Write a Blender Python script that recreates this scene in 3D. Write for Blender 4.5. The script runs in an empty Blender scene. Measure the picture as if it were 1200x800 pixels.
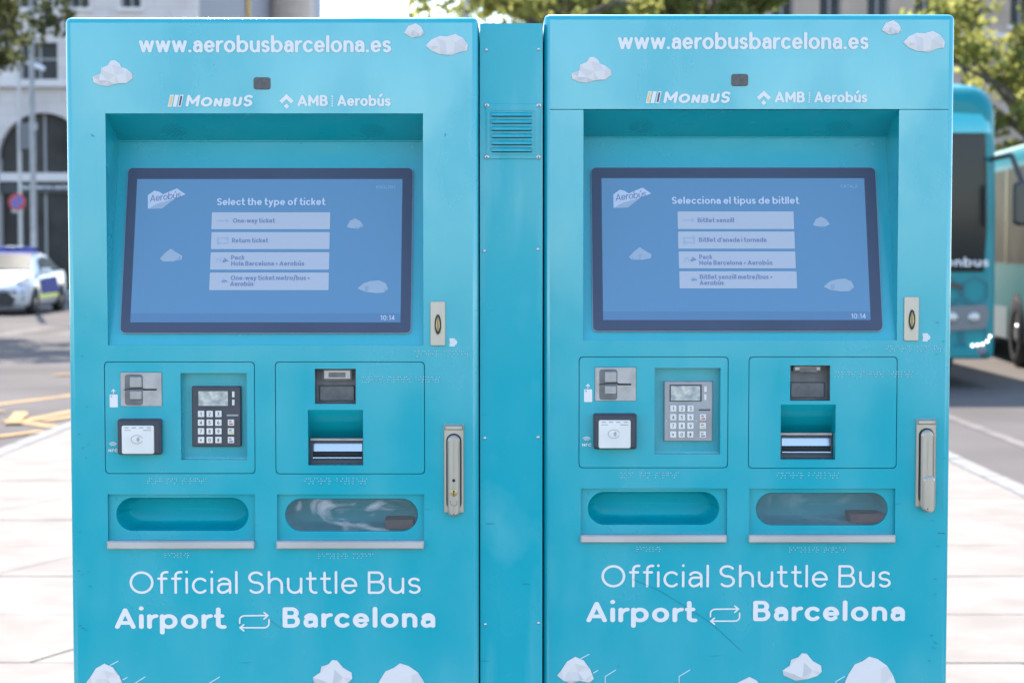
import bpy, bmesh, math, random
import numpy as np
from mathutils import Vector, Matrix
from mathutils.geometry import delaunay_2d_cdt

random.seed(7)
R = math.radians
scene = bpy.context.scene
col = scene.collection

# ------------------------------------------------------------------ camera
F = 2100.0                      # focal length in photo pixels (1200 wide)
CX, CY, HY = 600.0, 400.0, 295.0
CAMH = 1.45
TH = math.atan((CY - HY) / F)
KY = 3.05                       # distance to the machines' front
cam_d = bpy.data.cameras.new('camera')
cam = bpy.data.objects.new('camera', cam_d); col.objects.link(cam)
cam.location = (0, 0, CAMH)
cam.rotation_euler = (math.pi / 2 - TH, 0, 0)
cam_d.sensor_width = 36; cam_d.lens = 36 * F / 1200
cam_d.clip_end = 3000; cam_d.clip_start = 0.05
cam_d.dof.use_dof = True
cam_d.dof.focus_distance = KY
cam_d.dof.aperture_fstop = 6.5
scene.camera = cam

# ------------------------------------------------------------------ light
SUN_EL, SUN_AZ = 52.0, -16.0    # azimuth from +Y, negative = to the left
w = bpy.data.worlds.new('World'); scene.world = w; w.use_nodes = True
nt = w.node_tree
sky = nt.nodes.new('ShaderNodeTexSky'); sky.sky_type = 'NISHITA'; sky.sun_disc = False
sky.sun_elevation = R(SUN_EL); sky.sun_rotation = R(SUN_AZ)
sky.air_density = 1.0; sky.dust_density = 0.4; sky.ozone_density = 0.0
bg = nt.nodes['Background']; bg.inputs['Strength'].default_value = 0.15
nt.links.new(sky.outputs[0], bg.inputs['Color'])
sd = bpy.data.lights.new('sun', 'SUN'); sd.energy = 2.8; sd.angle = R(0.5); sd.color = (1, .935, .86)
sun = bpy.data.objects.new('sun', sd); col.objects.link(sun)
sun.location = (0, 20, 30)
sdir = Vector((math.sin(R(SUN_AZ)) * math.cos(R(SUN_EL)), math.cos(R(SUN_AZ)) * math.cos(R(SUN_EL)), math.sin(R(SUN_EL))))
sun.rotation_euler = sdir.to_track_quat('Z', 'Y').to_euler()
scene.render.engine = 'CYCLES'
vs = scene.view_settings
vs.view_transform = 'Standard'; vs.look = 'None'; vs.gamma = 1; vs.use_curve_mapping = False
vs.exposure = 1.86

# ------------------------------------------------------------------ pixel helpers
CT, ST = math.cos(TH), math.sin(TH)
def ray(px, py):
    v = (CY - py) / F
    return Vector(((px - CX) / F, CT + v * ST, -ST + v * CT))
def at_y(px, py, Y):
    d = ray(px, py); return Vector((0, 0, CAMH)) + d * (Y / d.y)
def at_z(px, py, z):
    d = ray(px, py); return Vector((0, 0, CAMH)) + d * ((z - CAMH) / d.z)

# ------------------------------------------------------------------ materials
MATS = {}
def lin(r, g, b):
    f = lambda c: c / 12.92 if c <= .04045 else ((c + .055) / 1.055) ** 2.4
    return tuple(f(c / 255) for c in (r, g, b))
def mat(name, c, rough=.5, metal=0, var=0.0, scale=8, c2=None, bump=0, bscale=60, coat=0, emit=None, estr=0,
        spec=.5, stretch=(1, 1, 1), detail=5, lo=.35, hi=.65):
    m = bpy.data.materials.new(name); m.use_nodes = True; n = m.node_tree; b = n.nodes['Principled BSDF']
    b.inputs['Base Color'].default_value = (*c, 1); b.inputs['Roughness'].default_value = rough
    b.inputs['Metallic'].default_value = metal; b.inputs['Coat Weight'].default_value = coat
    b.inputs['Specular IOR Level'].default_value = spec
    b.inputs['Coat Roughness'].default_value = .12
    if emit: b.inputs['Emission Color'].default_value = (*emit, 1); b.inputs['Emission Strength'].default_value = estr
    if var or c2 or bump:
        tc = n.nodes.new('ShaderNodeTexCoord'); mp = n.nodes.new('ShaderNodeMapping')
        mp.inputs['Scale'].default_value = stretch
        n.links.new(tc.outputs['Object'], mp.inputs[0])
    if var or c2:
        t = n.nodes.new('ShaderNodeTexNoise'); t.inputs['Scale'].default_value = scale; t.inputs['Detail'].default_value = detail
        n.links.new(mp.outputs[0], t.inputs['Vector'])
        r = n.nodes.new('ShaderNodeValToRGB')
        r.color_ramp.elements[0].position = lo; r.color_ramp.elements[1].position = hi
        ca = tuple(max(0, x * (1 - var)) for x in c); cb = c2 or tuple(min(1, x * (1 + var)) for x in c)
        r.color_ramp.elements[0].color = (*ca, 1); r.color_ramp.elements[1].color = (*cb, 1)
        n.links.new(t.outputs['Fac'], r.inputs[0]); n.links.new(r.outputs[0], b.inputs['Base Color'])
    if bump:
        t2 = n.nodes.new('ShaderNodeTexNoise'); t2.inputs['Scale'].default_value = bscale; t2.inputs['Detail'].default_value = 4
        n.links.new(mp.outputs[0], t2.inputs['Vector'])
        bp = n.nodes.new('ShaderNodeBump'); bp.inputs['Strength'].default_value = bump; bp.inputs['Distance'].default_value = .01
        n.links.new(t2.outputs['Fac'], bp.inputs['Height']); n.links.new(bp.outputs[0], b.inputs['Normal'])
    MATS[name] = m; return m

def paint(name, base, grime, rough=.33, scratch=True, streak=.22, coat=1.0):
    """teal powder coat: slow tone drift, dry streaks and a few thin dark scratches"""
    m = bpy.data.materials.new(name); m.use_nodes = True; n = m.node_tree; b = n.nodes['Principled BSDF']
    L = n.links.new
    tc = n.nodes.new('ShaderNodeTexCoord')
    def noise(sc, st, det=4):
        mp = n.nodes.new('ShaderNodeMapping'); mp.inputs['Scale'].default_value = st
        L(tc.outputs['Object'], mp.inputs[0])
        t = n.nodes.new('ShaderNodeTexNoise'); t.inputs['Scale'].default_value = sc; t.inputs['Detail'].default_value = det
        L(mp.outputs[0], t.inputs['Vector']); return t.outputs['Fac']
    def ramp(f, a, bb):
        r = n.nodes.new('ShaderNodeMapRange'); r.inputs['From Min'].default_value = a; r.inputs['From Max'].default_value = bb
        L(f, r.inputs[0]); return r.outputs[0]
    def mix(fac, a, c):
        x = n.nodes.new('ShaderNodeMixRGB'); L(fac, x.inputs[0])
        if isinstance(a, tuple): x.inputs[1].default_value = (*a, 1)
        else: L(a, x.inputs[1])
        x.inputs[2].default_value = (*c, 1); return x.outputs[0]
    def mul(a, k):
        x = n.nodes.new('ShaderNodeMath'); x.operation = 'MULTIPLY'; L(a, x.inputs[0]); x.inputs[1].default_value = k; return x.outputs[0]
    c = mix(mul(ramp(noise(2.2, (1, 1, 1)), .35, .7), .35), base, tuple(x * .90 for x in base))
    c = mix(mul(ramp(noise(9, (1, 1, .16), 6), .52, .8), streak), c, grime)
    c = mix(mul(ramp(noise(70, (1, 1, 1), 3), .62, .75), .06), c, grime)
    c = mix(mul(ramp(noise(4.5, (1, 1, .8), 8), .55, .72), streak * 1.2), c, tuple(x * .55 + y * .45 for x, y in zip(base, grime)))
    if scratch:
        c = mix(mul(ramp(noise(26, (.35, 1, 2.6), 2), .745, .76), .5), c, tuple(x * .4 for x in base))
        c = mix(mul(ramp(noise(60, (1.6, 1, 1), 2), .76, .775), .5), c, tuple(x * .35 for x in base))
    L(c, b.inputs['Base Color']); b.inputs['Coat Weight'].default_value = coat; b.inputs['Coat Roughness'].default_value = .17; b.inputs['Coat IOR'].default_value = 1.72; b.inputs['Specular IOR Level'].default_value = .08
    rr = n.nodes.new('ShaderNodeMapRange'); rr.inputs['To Min'].default_value = rough - .07; rr.inputs['To Max'].default_value = rough + .16
    rr.inputs['From Min'].default_value = .35; rr.inputs['From Max'].default_value = .68; L(noise(5, (1, 1, .5), 8), rr.inputs[0])
    cr = n.nodes.new('ShaderNodeMapRange'); cr.inputs['From Min'].default_value = .35; cr.inputs['From Max'].default_value = .7; cr.inputs['To Min'].default_value = .12; cr.inputs['To Max'].default_value = .34
    L(noise(7, (1, 1, .6), 7), cr.inputs[0]); L(cr.outputs[0], b.inputs['Coat Roughness']); L(rr.outputs[0], b.inputs['Roughness'])
    bp = n.nodes.new('ShaderNodeBump'); bp.inputs['Strength'].default_value = .05; bp.inputs['Distance'].default_value = .002
    L(noise(420, (1, 1, 1), 2), bp.inputs['Height']); L(bp.outputs[0], b.inputs['Normal'])
    MATS[name] = m; return m

TEAL = (.001, .370, .445)
paint('teal', TEAL, (.12, .46, .52))
paint('teal_column', (.001, .35, .425), (.16, .47, .53), rough=.40, streak=1.0, coat=.35)
paint('teal_matt', TEAL, (.12, .46, .52), rough=.5, coat=.06)
mat('white_vinyl', (.77, .725, .705), .5, spec=.3)
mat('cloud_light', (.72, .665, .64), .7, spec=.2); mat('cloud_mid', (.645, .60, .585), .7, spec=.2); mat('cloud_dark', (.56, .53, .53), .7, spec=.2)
mat('line_print', (.50, .66, .74), .5)
mat('steel', (.46, .42, .37), .36, .75, var=.08, scale=30, stretch=(1, 1, .2))
mat('lip_steel', (.50, .48, .47), .42, .6, var=.1, scale=14, stretch=(.4, 1, 1))
mat('reader_steel', (.40, .38, .38), .42, .6, var=.12, scale=40)
mat('reader_cup', (.16, .155, .155), .55, .2, var=.2, scale=60)
mat('black_plastic', (.045, .045, .058), .45, var=.1, scale=30)
mat('slot_black', (.012, .012, .014), .7)
mat('reader_white', (.72, .69, .65), .4, var=.05, scale=25)
mat('grey_print', (.30, .30, .31), .6)
mat('key_cream', (.74, .70, .66), .5, var=.05, scale=50)
mat('key_digit', (.07, .06, .06), .6)
mat('key_red', (.55, .08, .05), .5); mat('key_yellow', (.70, .48, .12), .5); mat('key_dark', (.16, .15, .16), .5)
mat('pad_dark', (.055, .055, .065), .5, var=.12, scale=30)
mat('pad_grey', (.34, .33, .34), .45, .25, var=.1, scale=30)
mat('lcd', (.40, .43, .44), .18, var=.25, scale=90, c2=(.62, .60, .52))
mat('coin_grey', (.15, .15, .16), .5, .1, var=.2, scale=30)
mat('coin_inlet', (.46, .44, .42), .4, .5)
mat('printer_dark', (.05, .055, .07), .4)
mat('chrome', (.50, .52, .56), .2, 1)
mat('brass', (.50, .38, .20), .38, .8)
mat('sensor', (.075, .065, .068), .35, var=.3, scale=200)
mat('bezel', (.043, .055, .095), .28, var=.08, scale=6)
mat('bezel_edge', (.30, .34, .40), .35, .4)
E = .142
def scr(name, c, e=E):
    return mat(name, tuple(x * .45 for x in c), .22, emit=c, estr=e)
scr('screen_blue', lin(90, 137, 178)); scr('screen_bar', lin(84, 126, 168)); scr('screen_tile', lin(168, 182, 203))
scr('screen_white', lin(186, 202, 230)); scr('screen_text', lin(108, 132, 178)); scr('screen_icon', lin(128, 170, 212))
scr('screen_cloud', lin(146, 170, 196)); scr('screen_cloud2', lin(128, 158, 190)); scr('screen_logo', lin(176, 196, 224)); scr('screen_logo_text', lin(110, 124, 168))
mat('braille', (.48, .62, .68), .35, .3)
mat('hole', (.005, .10, .13), .8)
mat('brown', (.10, .075, .07), .6, var=.2, scale=30)
mat('groove', (.003, .15, .20), .8)
mat('yellow_print', (.80, .52, .16), .5); mat('navy_print', (.06, .06, .10), .5)
mat('screw', (.55, .56, .58), .3, .9)

def flap_mat(name, painted_reflection):  # pale noise wisps: tree and cloud reflections painted into the diffuse mix
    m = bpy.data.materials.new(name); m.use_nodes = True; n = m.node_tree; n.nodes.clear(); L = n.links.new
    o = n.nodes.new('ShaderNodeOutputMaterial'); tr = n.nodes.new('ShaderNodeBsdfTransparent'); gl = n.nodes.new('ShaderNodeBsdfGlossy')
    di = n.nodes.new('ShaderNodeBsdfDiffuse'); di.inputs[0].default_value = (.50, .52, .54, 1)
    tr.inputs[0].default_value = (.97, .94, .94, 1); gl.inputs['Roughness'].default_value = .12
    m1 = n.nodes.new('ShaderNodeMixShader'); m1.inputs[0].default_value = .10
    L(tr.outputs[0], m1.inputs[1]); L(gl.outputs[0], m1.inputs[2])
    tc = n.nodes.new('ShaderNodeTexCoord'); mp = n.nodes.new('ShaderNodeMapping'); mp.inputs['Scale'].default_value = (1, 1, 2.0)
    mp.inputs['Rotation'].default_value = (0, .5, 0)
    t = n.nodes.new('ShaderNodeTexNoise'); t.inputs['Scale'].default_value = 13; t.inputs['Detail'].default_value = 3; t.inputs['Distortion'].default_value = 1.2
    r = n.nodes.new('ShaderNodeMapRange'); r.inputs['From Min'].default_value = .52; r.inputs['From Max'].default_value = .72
    r.inputs['To Min'].default_value = .05; r.inputs['To Max'].default_value = .05 + painted_reflection
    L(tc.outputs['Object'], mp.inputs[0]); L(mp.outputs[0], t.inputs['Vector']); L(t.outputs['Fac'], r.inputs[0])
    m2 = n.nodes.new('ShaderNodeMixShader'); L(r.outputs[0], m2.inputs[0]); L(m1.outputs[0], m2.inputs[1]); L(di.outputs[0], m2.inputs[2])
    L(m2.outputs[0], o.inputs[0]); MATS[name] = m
flap_mat('flap_painted_reflection', .55); flap_mat('flap_clear', .08)

# setting
def stone_floor():
    m = mat('slab', (.285, .249, .212), .9, var=.10, scale=3.5, bump=.15, bscale=90, spec=.1); return m
stone_floor()
mat('kerb_stone', (.27, .255, .24), .9, spec=.1, var=.12, scale=8, bump=.2)
mat('joint', (.20, .17, .14), .95, var=.2, scale=20)
mat('asphalt_worn', (.135, .118, .106), .92, spec=.12, var=.16, scale=.35, bump=.3, bscale=120, detail=9)
mat('asphalt_dark_unseen', (.032, .031, .031), .92, spec=.12, var=.22, scale=.35, bump=.3, bscale=120, detail=9)
mat('road_yellow', (.42, .275, .135), .9, spec=.12, var=.15, scale=5)
mat('road_white', (.19, .167, .15), .9, spec=.12, var=.2, scale=4)
def stone_wall(name, c, bw=1.1, bh=.42, mort=.82, rough=.85):
    m = bpy.data.materials.new(name); m.use_nodes = True; n = m.node_tree; b = n.nodes['Principled BSDF']; L = n.links.new
    tc = n.nodes.new('ShaderNodeTexCoord'); mp = n.nodes.new('ShaderNodeMapping'); mp.inputs['Rotation'].default_value = (-math.pi / 2, 0, 0)
    t = n.nodes.new('ShaderNodeTexBrick'); t.inputs['Scale'].default_value = 1
    t.inputs['Brick Width'].default_value = bw; t.inputs['Row Height'].default_value = bh; t.inputs['Mortar Size'].default_value = .018
    t.inputs['Color1'].default_value = (*c, 1); t.inputs['Color2'].default_value = (*[x * .9 for x in c], 1)
    t.inputs['Mortar'].default_value = (*[x * mort for x in c], 1)
    nz = n.nodes.new('ShaderNodeTexNoise'); nz.inputs['Scale'].default_value = .8; nz.inputs['Detail'].default_value = 7
    L(tc.outputs['Object'], nz.inputs['Vector'])
    mx = n.nodes.new('ShaderNodeMixRGB'); mx.blend_type = 'MULTIPLY'; mx.inputs[0].default_value = .45
    L(tc.outputs['Object'], mp.inputs[0]); L(mp.outputs[0], t.inputs['Vector']); L(t.outputs['Color'], mx.inputs[1]); L(nz.outputs['Fac'], mx.inputs[2])
    L(mx.outputs[0], b.inputs['Base Color']); b.inputs['Roughness'].default_value = rough; MATS[name] = m
stone_wall('pale_stone', (.78, .69, .65)); stone_wall('beige_stone', (.84, .68, .56), .9, .38)
stone_wall('grey_stone', (.22, .22, .25)); stone_wall('tan_stone', (.54, .42, .33), 1.0, .5)
mat('window_frame', (.34, .33, .33), .6); mat('window_glass', (.03, .032, .036), .2, var=.3, scale=.7, spec=.15)
mat('arch_glass', (.045, .042, .04), .3, var=.4, scale=.5, spec=.08)
mat('shutter', (.22, .22, .25), .7); mat('sill_stone', (.66, .60, .57), .8)
mat('sign_band', (.035, .038, .045), .5); mat('sign_white', (.70, .70, .72), .5)
mat('cloth_yellow', (.75, .55, .15), .8); mat('cloth_red', (.60, .07, .06), .8)
mat('pole_grey', (.30, .31, .32), .5, .2, var=.1, scale=6); mat('pole_light', (.52, .50, .48), .55, .1)
mat('sign_red', (.55, .05, .06), .45); mat('sign_blue', (.02, .16, .48), .45); mat('box_grey', (.16, .16, .17), .6)
mat('bark', (.13, .10, .075), .9, var=.3, scale=6, bump=.5, bscale=14)
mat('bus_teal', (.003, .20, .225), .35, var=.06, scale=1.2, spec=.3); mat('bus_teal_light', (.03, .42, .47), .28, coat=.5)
mat('bus_hex', (.002, .125, .17), .4); mat('bus_dark', (.020, .022, .026), .25); mat('bus_glass', (.018, .020, .022), .16, spec=.22)
mat('bus_side_glass', (.065, .065, .058), .3, spec=.02, var=.35, scale=1.5); mat('bus_lamp', (.13, .14, .16), .25); mat('rubber', (.022, .022, .024), .8); mat('rim', (.42, .42, .42), .4, .7)
mat('bus_skirt', (.36, .42, .44), .4)
mat('led', (.9, .9, .9), .3, emit=(1, .98, .95), estr=1.6)
mat('car_white', (.60, .62, .66), .3, coat=.5); mat('car_blue', (.025, .05, .26), .5, spec=.05); mat('car_lime', (.62, .72, .05), .4)
mat('car_glass', (.030, .034, .030), .4, spec=.02, var=.4, scale=4); mat('car_trim', (.02, .02, .022), .6); mat('car_lamp', (.30, .32, .36), .15)
def leaf(name, c, t):
    m = bpy.data.materials.new(name); m.use_nodes = True; n = m.node_tree; n.nodes.clear(); L = n.links.new
    o = n.nodes.new('ShaderNodeOutputMaterial'); d = n.nodes.new('ShaderNodeBsdfDiffuse'); tr = n.nodes.new('ShaderNodeBsdfTranslucent')
    g = n.nodes.new('ShaderNodeNewGeometry'); r = n.nodes.new('ShaderNodeValToRGB')
    r.color_ramp.elements[0].color = (*[x * .6 for x in c], 1); r.color_ramp.elements[1].color = (*[x * 1.35 for x in c], 1)
    L(g.outputs['Random Per Island'], r.inputs[0]); L(r.outputs[0], d.inputs[0])
    r2 = n.nodes.new('ShaderNodeValToRGB')
    r2.color_ramp.elements[0].color = (*[x * .6 for x in t], 1); r2.color_ramp.elements[1].color = (*[x * 1.3 for x in t], 1)
    L(g.outputs['Random Per Island'], r2.inputs[0]); L(r2.outputs[0], tr.inputs[0])
    mx = n.nodes.new('ShaderNodeMixShader'); mx.inputs[0].default_value = .5
    L(d.outputs[0], mx.inputs[1]); L(tr.outputs[0], mx.inputs[2]); L(mx.outputs[0], o.inputs[0]); MATS[name] = m
leaf('leaf_olive', (.10, .12, .05), (.36, .38, .12)); leaf('leaf_yellow', (.11, .125, .05), (.50, .50, .15)); leaf('leaf_dark', (.075, .085, .05), (.14, .15, .06))

# ------------------------------------------------------------------ object helpers
def tag(o, label=None, cat=None, group=None, kind=None):
    if label: o['label'] = label
    if cat: o['category'] = cat
    if group: o['group'] = group
    if kind: o['kind'] = kind
    return o
def empty(name, loc=(0, 0, 0), rz=0):
    o = bpy.data.objects.new(name, None); col.objects.link(o); o.location = loc; o.rotation_euler[2] = rz; o.empty_display_size = .1
    return o
def link(name, me, parent=None, mats=None):
    o = bpy.data.objects.new(name, me); col.objects.link(o)
    if mats:
        for m in mats: me.materials.append(MATS[m])
    if parent: o.parent = parent
    return o
def copy_tree(o, parent=None):
    c = o.copy(); col.objects.link(c); c.parent = parent
    for ch in [x for x in bpy.data.objects if x.parent == o]: copy_tree(ch, c)
    return c

class Frame:
    """a flat working plane: u to the right, v up, n out of it towards the viewer"""
    def __init__(s, o=(0, 0, 0), u=(1, 0, 0), v=(0, 0, 1), root=(0, 0, 0)):
        s.o = Vector(o); s.u = Vector(u).normalized(); s.v = Vector(v).normalized(); s.n = s.u.cross(s.v); s.root = Vector(root)
    def pt(s, u, v, n=0): return s.o + s.u * u + s.v * v + s.n * n
    def px(s, px, py, n=0):
        d = ray(px, py); c = Vector((0, 0, CAMH)) - s.root; o = s.o + s.n * n
        t = (o - c).dot(s.n) / d.dot(s.n); p = c + d * t - s.o
        return p.dot(s.u), p.dot(s.v)
WORLD = Frame()

class MB:
    def __init__(s, fr=WORLD): s.fr = fr; s.v = []; s.f = []; s.m = []; s.k = 0; s.smooth = []
    def add(s, pts, faces, mi=0, raw=False, smooth=False):
        b = len(s.v)
        s.v += [tuple(p) if raw else tuple(s.fr.pt(*p)) for p in pts]
        for f in faces: s.f.append([b + i for i in f]); s.m.append(mi); s.smooth.append(smooth)
    def poly(s, pts, n=0, mi=0): s.add([(a, b, n) for a, b in pts], [list(range(len(pts)))], mi)
    def box(s, u0, v0, u1, v1, n0, n1, mi=0, bev=0):
        if u0 > u1: u0, u1 = u1, u0
        if v0 > v1: v0, v1 = v1, v0
        a = bev
        p = [(u0, v0, n0), (u1, v0, n0), (u1, v1, n0), (u0, v1, n0), (u0 + a, v0 + a, n1), (u1 - a, v0 + a, n1), (u1 - a, v1 - a, n1), (u0 + a, v1 - a, n1)]
        s.add(p, [(3, 2, 1, 0), (4, 5, 6, 7), (0, 1, 5, 4), (1, 2, 6, 5), (2, 3, 7, 6), (3, 0, 4, 7)], mi)
    def pit(s, u0, v0, u1, v1, n0, n1, mi=0):   # open box sunk behind the plane
        if u0 > u1: u0, u1 = u1, u0
        if v0 > v1: v0, v1 = v1, v0
        p = [(u0, v0, n0), (u1, v0, n0), (u1, v1, n0), (u0, v1, n0), (u0, v0, n1), (u1, v0, n1), (u1, v1, n1), (u0, v1, n1)]
        s.add(p, [(4, 5, 6, 7), (1, 0, 4, 5), (2, 1, 5, 6), (3, 2, 6, 7), (0, 3, 7, 4)], mi)
    def prism(s, pts, n0, n1, mi=0, bev=0):
        k = len(pts); cu = sum(p[0] for p in pts) / k; cv = sum(p[1] for p in pts) / k
        P = [(a, b, n0) for a, b in pts]
        if bev:
            nm = n1 - bev
            P += [(a, b, nm) for a, b in pts]
            q = []
            for i in range(k):
                (x0, y0), (x1, y1) = pts[i - 1], pts[(i + 1) % k]
                tx, ty = x1 - x0, y1 - y0; l = math.hypot(tx, ty) or 1
                q.append((pts[i][0] - ty / l * bev, pts[i][1] + tx / l * bev, n1))
            P += q; rings = 3
        else:
            P += [(a, b, n1) for a, b in pts]; rings = 2
        fs = [list(range((rings - 1) * k, rings * k)), list(range(k))[::-1]]
        for r in range(rings - 1):
            for i in range(k):
                j = (i + 1) % k; fs.append((r * k + i, r * k + j, (r + 1) * k + j, (r + 1) * k + i))
        s.add(P, fs, mi)
    def cyl(s, a, b, r0, r1=None, seg=12, mi=0, caps=True):   # raw 3D points
        a = Vector(a); b = Vector(b); r1 = r0 if r1 is None else r1
        d = (b - a).normalized(); x = d.orthogonal().normalized(); y = d.cross(x)
        P = []
        for c, r in ((a, r0), (b, r1)):
            for i in range(seg):
                t = 2 * math.pi * i / seg; P.append(c + x * (r * math.cos(t)) + y * (r * math.sin(t)))
        fs = [(i, (i + 1) % seg, seg + (i + 1) % seg, seg + i) for i in range(seg)]
        s.add(P, fs, mi, raw=True, smooth=True)
        if caps: s.add(P, [list(range(seg))[::-1], list(range(seg, 2 * seg))], mi, raw=True)
    def tube(s, pts, radii, seg=8, mi=0):
        for i in range(len(pts) - 1): s.cyl(pts[i], pts[i + 1], radii[i], radii[i + 1], seg, mi, True)
    def dome(s, u, v, n, r, h, seg=10, mi=0):
        P = []
        for k, (rr, hh) in enumerate(((1, 0), (.92, .45), (.6, .85))):
            for i in range(seg):
                t = 2 * math.pi * i / seg; P.append((u + r * rr * math.cos(t), v + r * rr * math.sin(t), n + h * hh))
        P.append((u, v, n + h))
        fs = []
        for k in range(2):
            for i in range(seg): j = (i + 1) % seg; fs.append((k * seg + i, k * seg + j, (k + 1) * seg + j, (k + 1) * seg + i))
        for i in range(seg): fs.append((2 * seg + i, 2 * seg + (i + 1) % seg, 3 * seg))
        s.add(P, fs, mi, smooth=True)
    def ribbon(s, pts, hw, n, mi=0, cap=True, thin=1.0):
        q = [pts[0]]
        for p in pts[1:]:
            if math.hypot(p[0] - q[-1][0], p[1] - q[-1][1]) > hw * .02: q.append(p)
        if len(q) == 1: q.append((q[0][0] + hw * .05, q[0][1]))
        closed = len(q) > 8 and math.hypot(q[0][0] - q[-1][0], q[0][1] - q[-1][1]) < hw * .05
        pts = q; k = len(pts); n = n + s.k * 1.5e-5; s.k += 1
        lf, rt = [], []
        for i in range(k):
            a = pts[max(i - 1, 0)]; b = pts[i]; c = pts[min(i + 1, k - 1)]
            if closed: a = pts[i - 1] if i else pts[-2]; c = pts[i + 1] if i < k - 1 else pts[1]
            d1 = Vector((b[0] - a[0], b[1] - a[1])); d2 = Vector((c[0] - b[0], c[1] - b[1]))
            if d1.length < 1e-9: d1 = d2
            if d2.length < 1e-9: d2 = d1
            d1 = d1.normalized(); d2 = d2.normalized(); t = d1 + d2
            t = d1 if t.length < .3 else t.normalized()
            m = 1 / max(.45, t.dot(d1)); nx, ny = -t.y * m, t.x * m
            ny *= thin; lf.append((b[0] + nx * hw, b[1] + ny * hw)); rt.append((b[0] - nx * hw, b[1] - ny * hw))
        ring = []
        def capf(c, d):
            a0 = math.atan2(d[1], d[0]) - math.pi / 2
            return [(c[0] + hw * math.cos(a0 + math.pi * i / 6), c[1] + hw * thin * math.sin(a0 + math.pi * i / 6)) for i in range(1, 6)]
        P = [(a, b, n) for a, b in lf] + [(a, b, n) for a, b in rt]
        fs = [(k + i, k + i + 1, i + 1, i) for i in range(k - 1)]
        s.add(P, fs, mi)
        if cap and not closed:
            e = capf(pts[-1], (pts[-1][0] - pts[-2][0], pts[-1][1] - pts[-2][1])); s.poly([rt[-1]] + e + [lf[-1]], n - 5e-6, mi)
            e = capf(pts[0], (pts[0][0] - pts[1][0], pts[0][1] - pts[1][1])); s.poly([lf[0]] + e + [rt[0]], n - 8e-6, mi)
    def build(s, name, mats, parent=None, loc=None):
        me = bpy.data.meshes.new(name); me.from_pydata(s.v, [], s.f)
        if isinstance(mats, str): mats = [mats]
        for m in mats: me.materials.append(MATS[m])
        me.polygons.foreach_set('material_index', s.m)
        me.polygons.foreach_set('use_smooth', s.smooth)
        me.validate(); me.update()
        o = bpy.data.objects.new(name, me); col.objects.link(o)
        if parent: o.parent = parent
        if loc is not None: o.location = loc
        return o

def rr(u0, v0, u1, v1, r, seg=6):
    if u0 > u1: u0, u1 = u1, u0
    if v0 > v1: v0, v1 = v1, v0
    r = min(r, (u1 - u0) / 2, (v1 - v0) / 2); P = []
    for cx, cy, a in ((u1 - r, v0 + r, -90), (u1 - r, v1 - r, 0), (u0 + r, v1 - r, 90), (u0 + r, v0 + r, 180)):
        for i in range(seg + 1):
            t = R(a + 90 * i / seg); P.append((cx + r * math.cos(t), cy + r * math.sin(t)))
    return P
def rect(u0, v0, u1, v1):
    if u0 > u1: u0, u1 = u1, u0
    if v0 > v1: v0, v1 = v1, v0
    return [(u0, v0), (u1, v0), (u1, v1), (u0, v1)]
def plate(name, fr, outline, holes, front, thick, m, parent=None, bevel=0):
    """sheet with cut-outs: outline and holes are closed 2D loops"""
    cu = bpy.data.curves.new(name, 'CURVE'); cu.dimensions = '2D'; cu.fill_mode = 'BOTH'
    cu.extrude = max(thick / 2 - bevel, 1e-5); cu.bevel_depth = bevel; cu.bevel_resolution = 2; cu.offset = -bevel
    for loop in [outline] + holes:
        sp = cu.splines.new('POLY'); sp.points.add(len(loop) - 1)
        for i, p in enumerate(loop): sp.points[i].co = (p[0], p[1], 0, 1)
        sp.use_cyclic_u = True
    t = bpy.data.objects.new('tmp', cu)
    me = bpy.data.meshes.new_from_object(t); bpy.data.objects.remove(t); bpy.data.curves.remove(cu)
    c = front - thick / 2
    for v in me.vertices: v.co = fr.pt(v.co.x, v.co.y, v.co.z + c)
    me.materials.clear(); me.materials.append(MATS[m]); me.name = name
    for p in me.polygons: p.use_smooth = False; p.material_index = 0
    me.update()
    return link(name, me, parent)

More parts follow.
